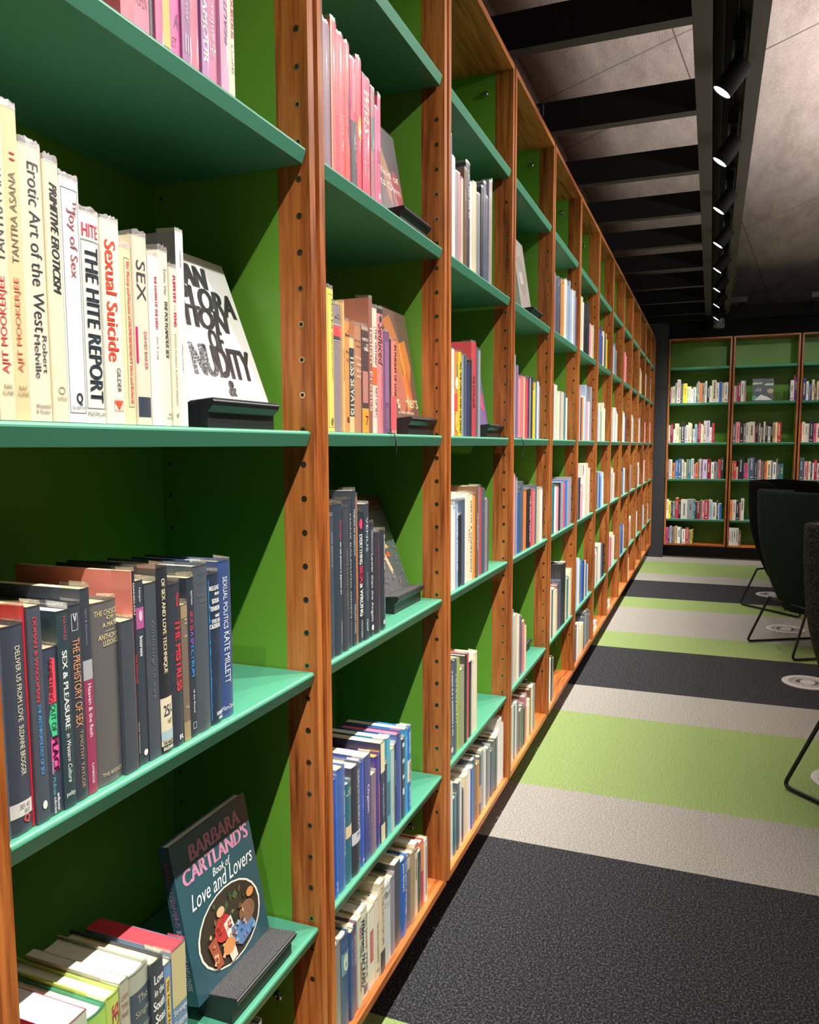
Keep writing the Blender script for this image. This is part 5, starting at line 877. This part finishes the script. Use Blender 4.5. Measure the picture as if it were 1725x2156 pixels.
# ------------------------------------------------------------------ armchairs
def make_chair(name, loc, fdeg, cloth, label):
    """local +x = the way the chair faces; origin on the floor under the seat"""
    c = empty(name, loc, math.radians(fdeg), label, 'armchair', 'high-backed armchairs')
    rows = []; H0, H1 = .27, 1.12; nz, ns = 14, 24
    for i in range(nz+1):
        t = i/nz; z = H0 + (H1-H0)*t
        w = .165 + .105*math.sin(min(1, t*1.6)*math.pi/2) - .012*t          # half width
        lean = -.085 + .17*(1-t)**2                                    # back line moves rearwards going up
        L = .40*(1-.45*max(0, (t-.45)/.55)**1.4) * (.72+.28*min(1, t*3))
        row = []
        for j in range(ns+1):
            s = -1 + 2*j/ns; a = abs(s); sg = 1 if s > 0 else -1
            if a < .42: x, y = -.27+lean + .02*(a/.42)**2, sg*(w-.09)*a/.42
            elif a < .6:
                q = (a-.42)/.18*math.pi/2; x, y = -.25+lean + .09*(1-math.cos(q)), sg*(w-.09+.09*math.sin(q))
            else:
                q = (a-.6)/.4; x, y = -.16+lean + L*q, sg*(w + .03*q)
            row.append((x, y, z + (-.03*max(0, a-.5) if i == nz else 0)))
        rows.append(row)
    m = MB(); V = [p for r in rows for p in r]; n = ns+1
    m.add(V, [(i*n+j, i*n+j+1, (i+1)*n+j+1, (i+1)*n+j) for i in range(nz) for j in range(ns)], cloth, True)
    o = m.build('shell', c); sd = o.modifiers.new('solid', 'SOLIDIFY'); sd.thickness = .055; sd.offset = 1
    bv = o.modifiers.new('bevel', 'BEVEL'); bv.width = .02; bv.segments = 3; bv.limit_method = 'ANGLE'; bv.angle_limit = 1.0
    m = MB(); jp = 16
    m.tube([Vector(rows[i][jp]) + Vector((-.0 , 0, 0)) for i in range(nz+1)], .004, mat('0C0E0C', .8), 6)
    oo = m.build('seam_piping', c)
    m = MB(); m.box(-.15, .27, -.17, .17, .34, .46, cloth); o = m.build('seat_cushion', c); bevel(o, .045, 4)
    for y in (-.255, .255):
        pts = []; corner = [(-.20, y*.82, .34), (-.33, y, .012), (.30, y, .012), (.20, y*.82, .34)]
        def arc(p, a, b, r=.035, k=5):
            p, a, b = Vector(p), Vector(a), Vector(b); u = (a-p).normalized()*r; v = (b-p).normalized()*r
            return [p+u*(1-t)**2 + v*t**2 for t in [i/k for i in range(k+1)]]
        pts = [corner[0]] + arc(corner[1], corner[0], corner[2]) + arc(corner[2], corner[1], corner[3]) + [corner[3]]
        m = MB(); m.tube(pts, .0085, mat('0B0B0C', .45), 10); m.build('sled_leg', c)
    m = MB(); m.tube([(-.20, -.21, .34), (-.20, .21, .34)], .008, mat('0B0B0C', .45), 8); m.tube([(.20, -.21, .34), (.20, .21, .34)], .008, mat('0B0B0C', .45), 8); m.build('cross_bar', c)
    return c
make_chair('armchair', (1.38, 5.98, 0), 30, CLOTH_GRN, 'dark green high-backed armchair on black wire legs, middle of three')
make_chair('armchair', (1.38, 7.42, 0), -45, CLOTH_BLK, 'black high-backed armchair behind the dark green one')
make_chair('armchair', (1.42, 3.42, 0), -45, KNIT, 'black ribbed knit armchair cut by the right edge of the photo')

# ------------------------------------------------------------------ floor vents
def make_vent():
    v = empty('floor_vent', (0, 0, 0), 0, '', 'floor vent', 'round white floor vents in the carpet')
    Wm = mat('B9B4AC', .5); m = MB()
    m.lathe([(.142, .0), (.142, .006), (.136, .009), (.118, .009), (.112, .006)], Wm, 48); m.build('rim', v)
    m = MB(); m.lathe([(.112, .0065), (.03, .0065), (.0005, .0065)], Wm, 48)
    for k in range(40):
        a = 2*math.pi*k/40
        for (p, q) in ((.042, .072), (.078, .106)):
            b = a + .35*(p-.04)/.06; c_, s_ = math.cos(b), math.sin(b); c2, s2 = math.cos(b+.22), math.sin(b+.22); w = .0022
            m.face([(p*c_-w*-s_*-1, p*s_-w*c_, .0072), (q*c2+w*s2, q*s2-w*c2, .0072), (q*c2-w*s2, q*s2+w*c2, .0072), (p*c_-w*s_, p*s_+w*c_, .0072)], HOLE)
    m.build('grille', v)
    return v
v0 = make_vent(); v0.location = (1.265, 5.11, .0005); v0['label'] = 'round pale floor vent set in the charcoal stripe'
for yy, lab in ((3.62, 'round pale floor vent under the nearest armchair'), (6.57, 'round pale floor vent on grey carpet behind wire legs'), (8.06, 'round pale floor vent farthest along, half hidden by armchair')):
    dup(v0, (1.265, yy, .0005), lab)

# round fixture at the far end of the channel
rf = empty('round_downlight', (.72, 9.92, 2.79), 0, 'small grey ring downlight at the far end of the lighting channel', 'ceiling light')
m = MB(); m.lathe([(.062, .10), (.062, .0), (.052, -.004), (.046, .004), (.046, .03), (.0005, .03)], mat('4A4A48', .4), 28); m.build('housing', rf)
# small clamp standing on top of the run
cl = empty('cable_clamp', (-.10, 3.60, 2.744), 0, 'small black pipe clamp on top of the bookcase run', 'clamp')
m = MB(); m.tube([(0, 0, 0), (0, 0, .20)], .007, BLK, 8); m.build('stem', cl)
m = MB(); m.tube([(0, 0, .19), (0, .07, .2)], .008, BLK, 8); m.box(-.015, .015, .06, .1, .18, .23, BLK); m.build('jaw', cl)
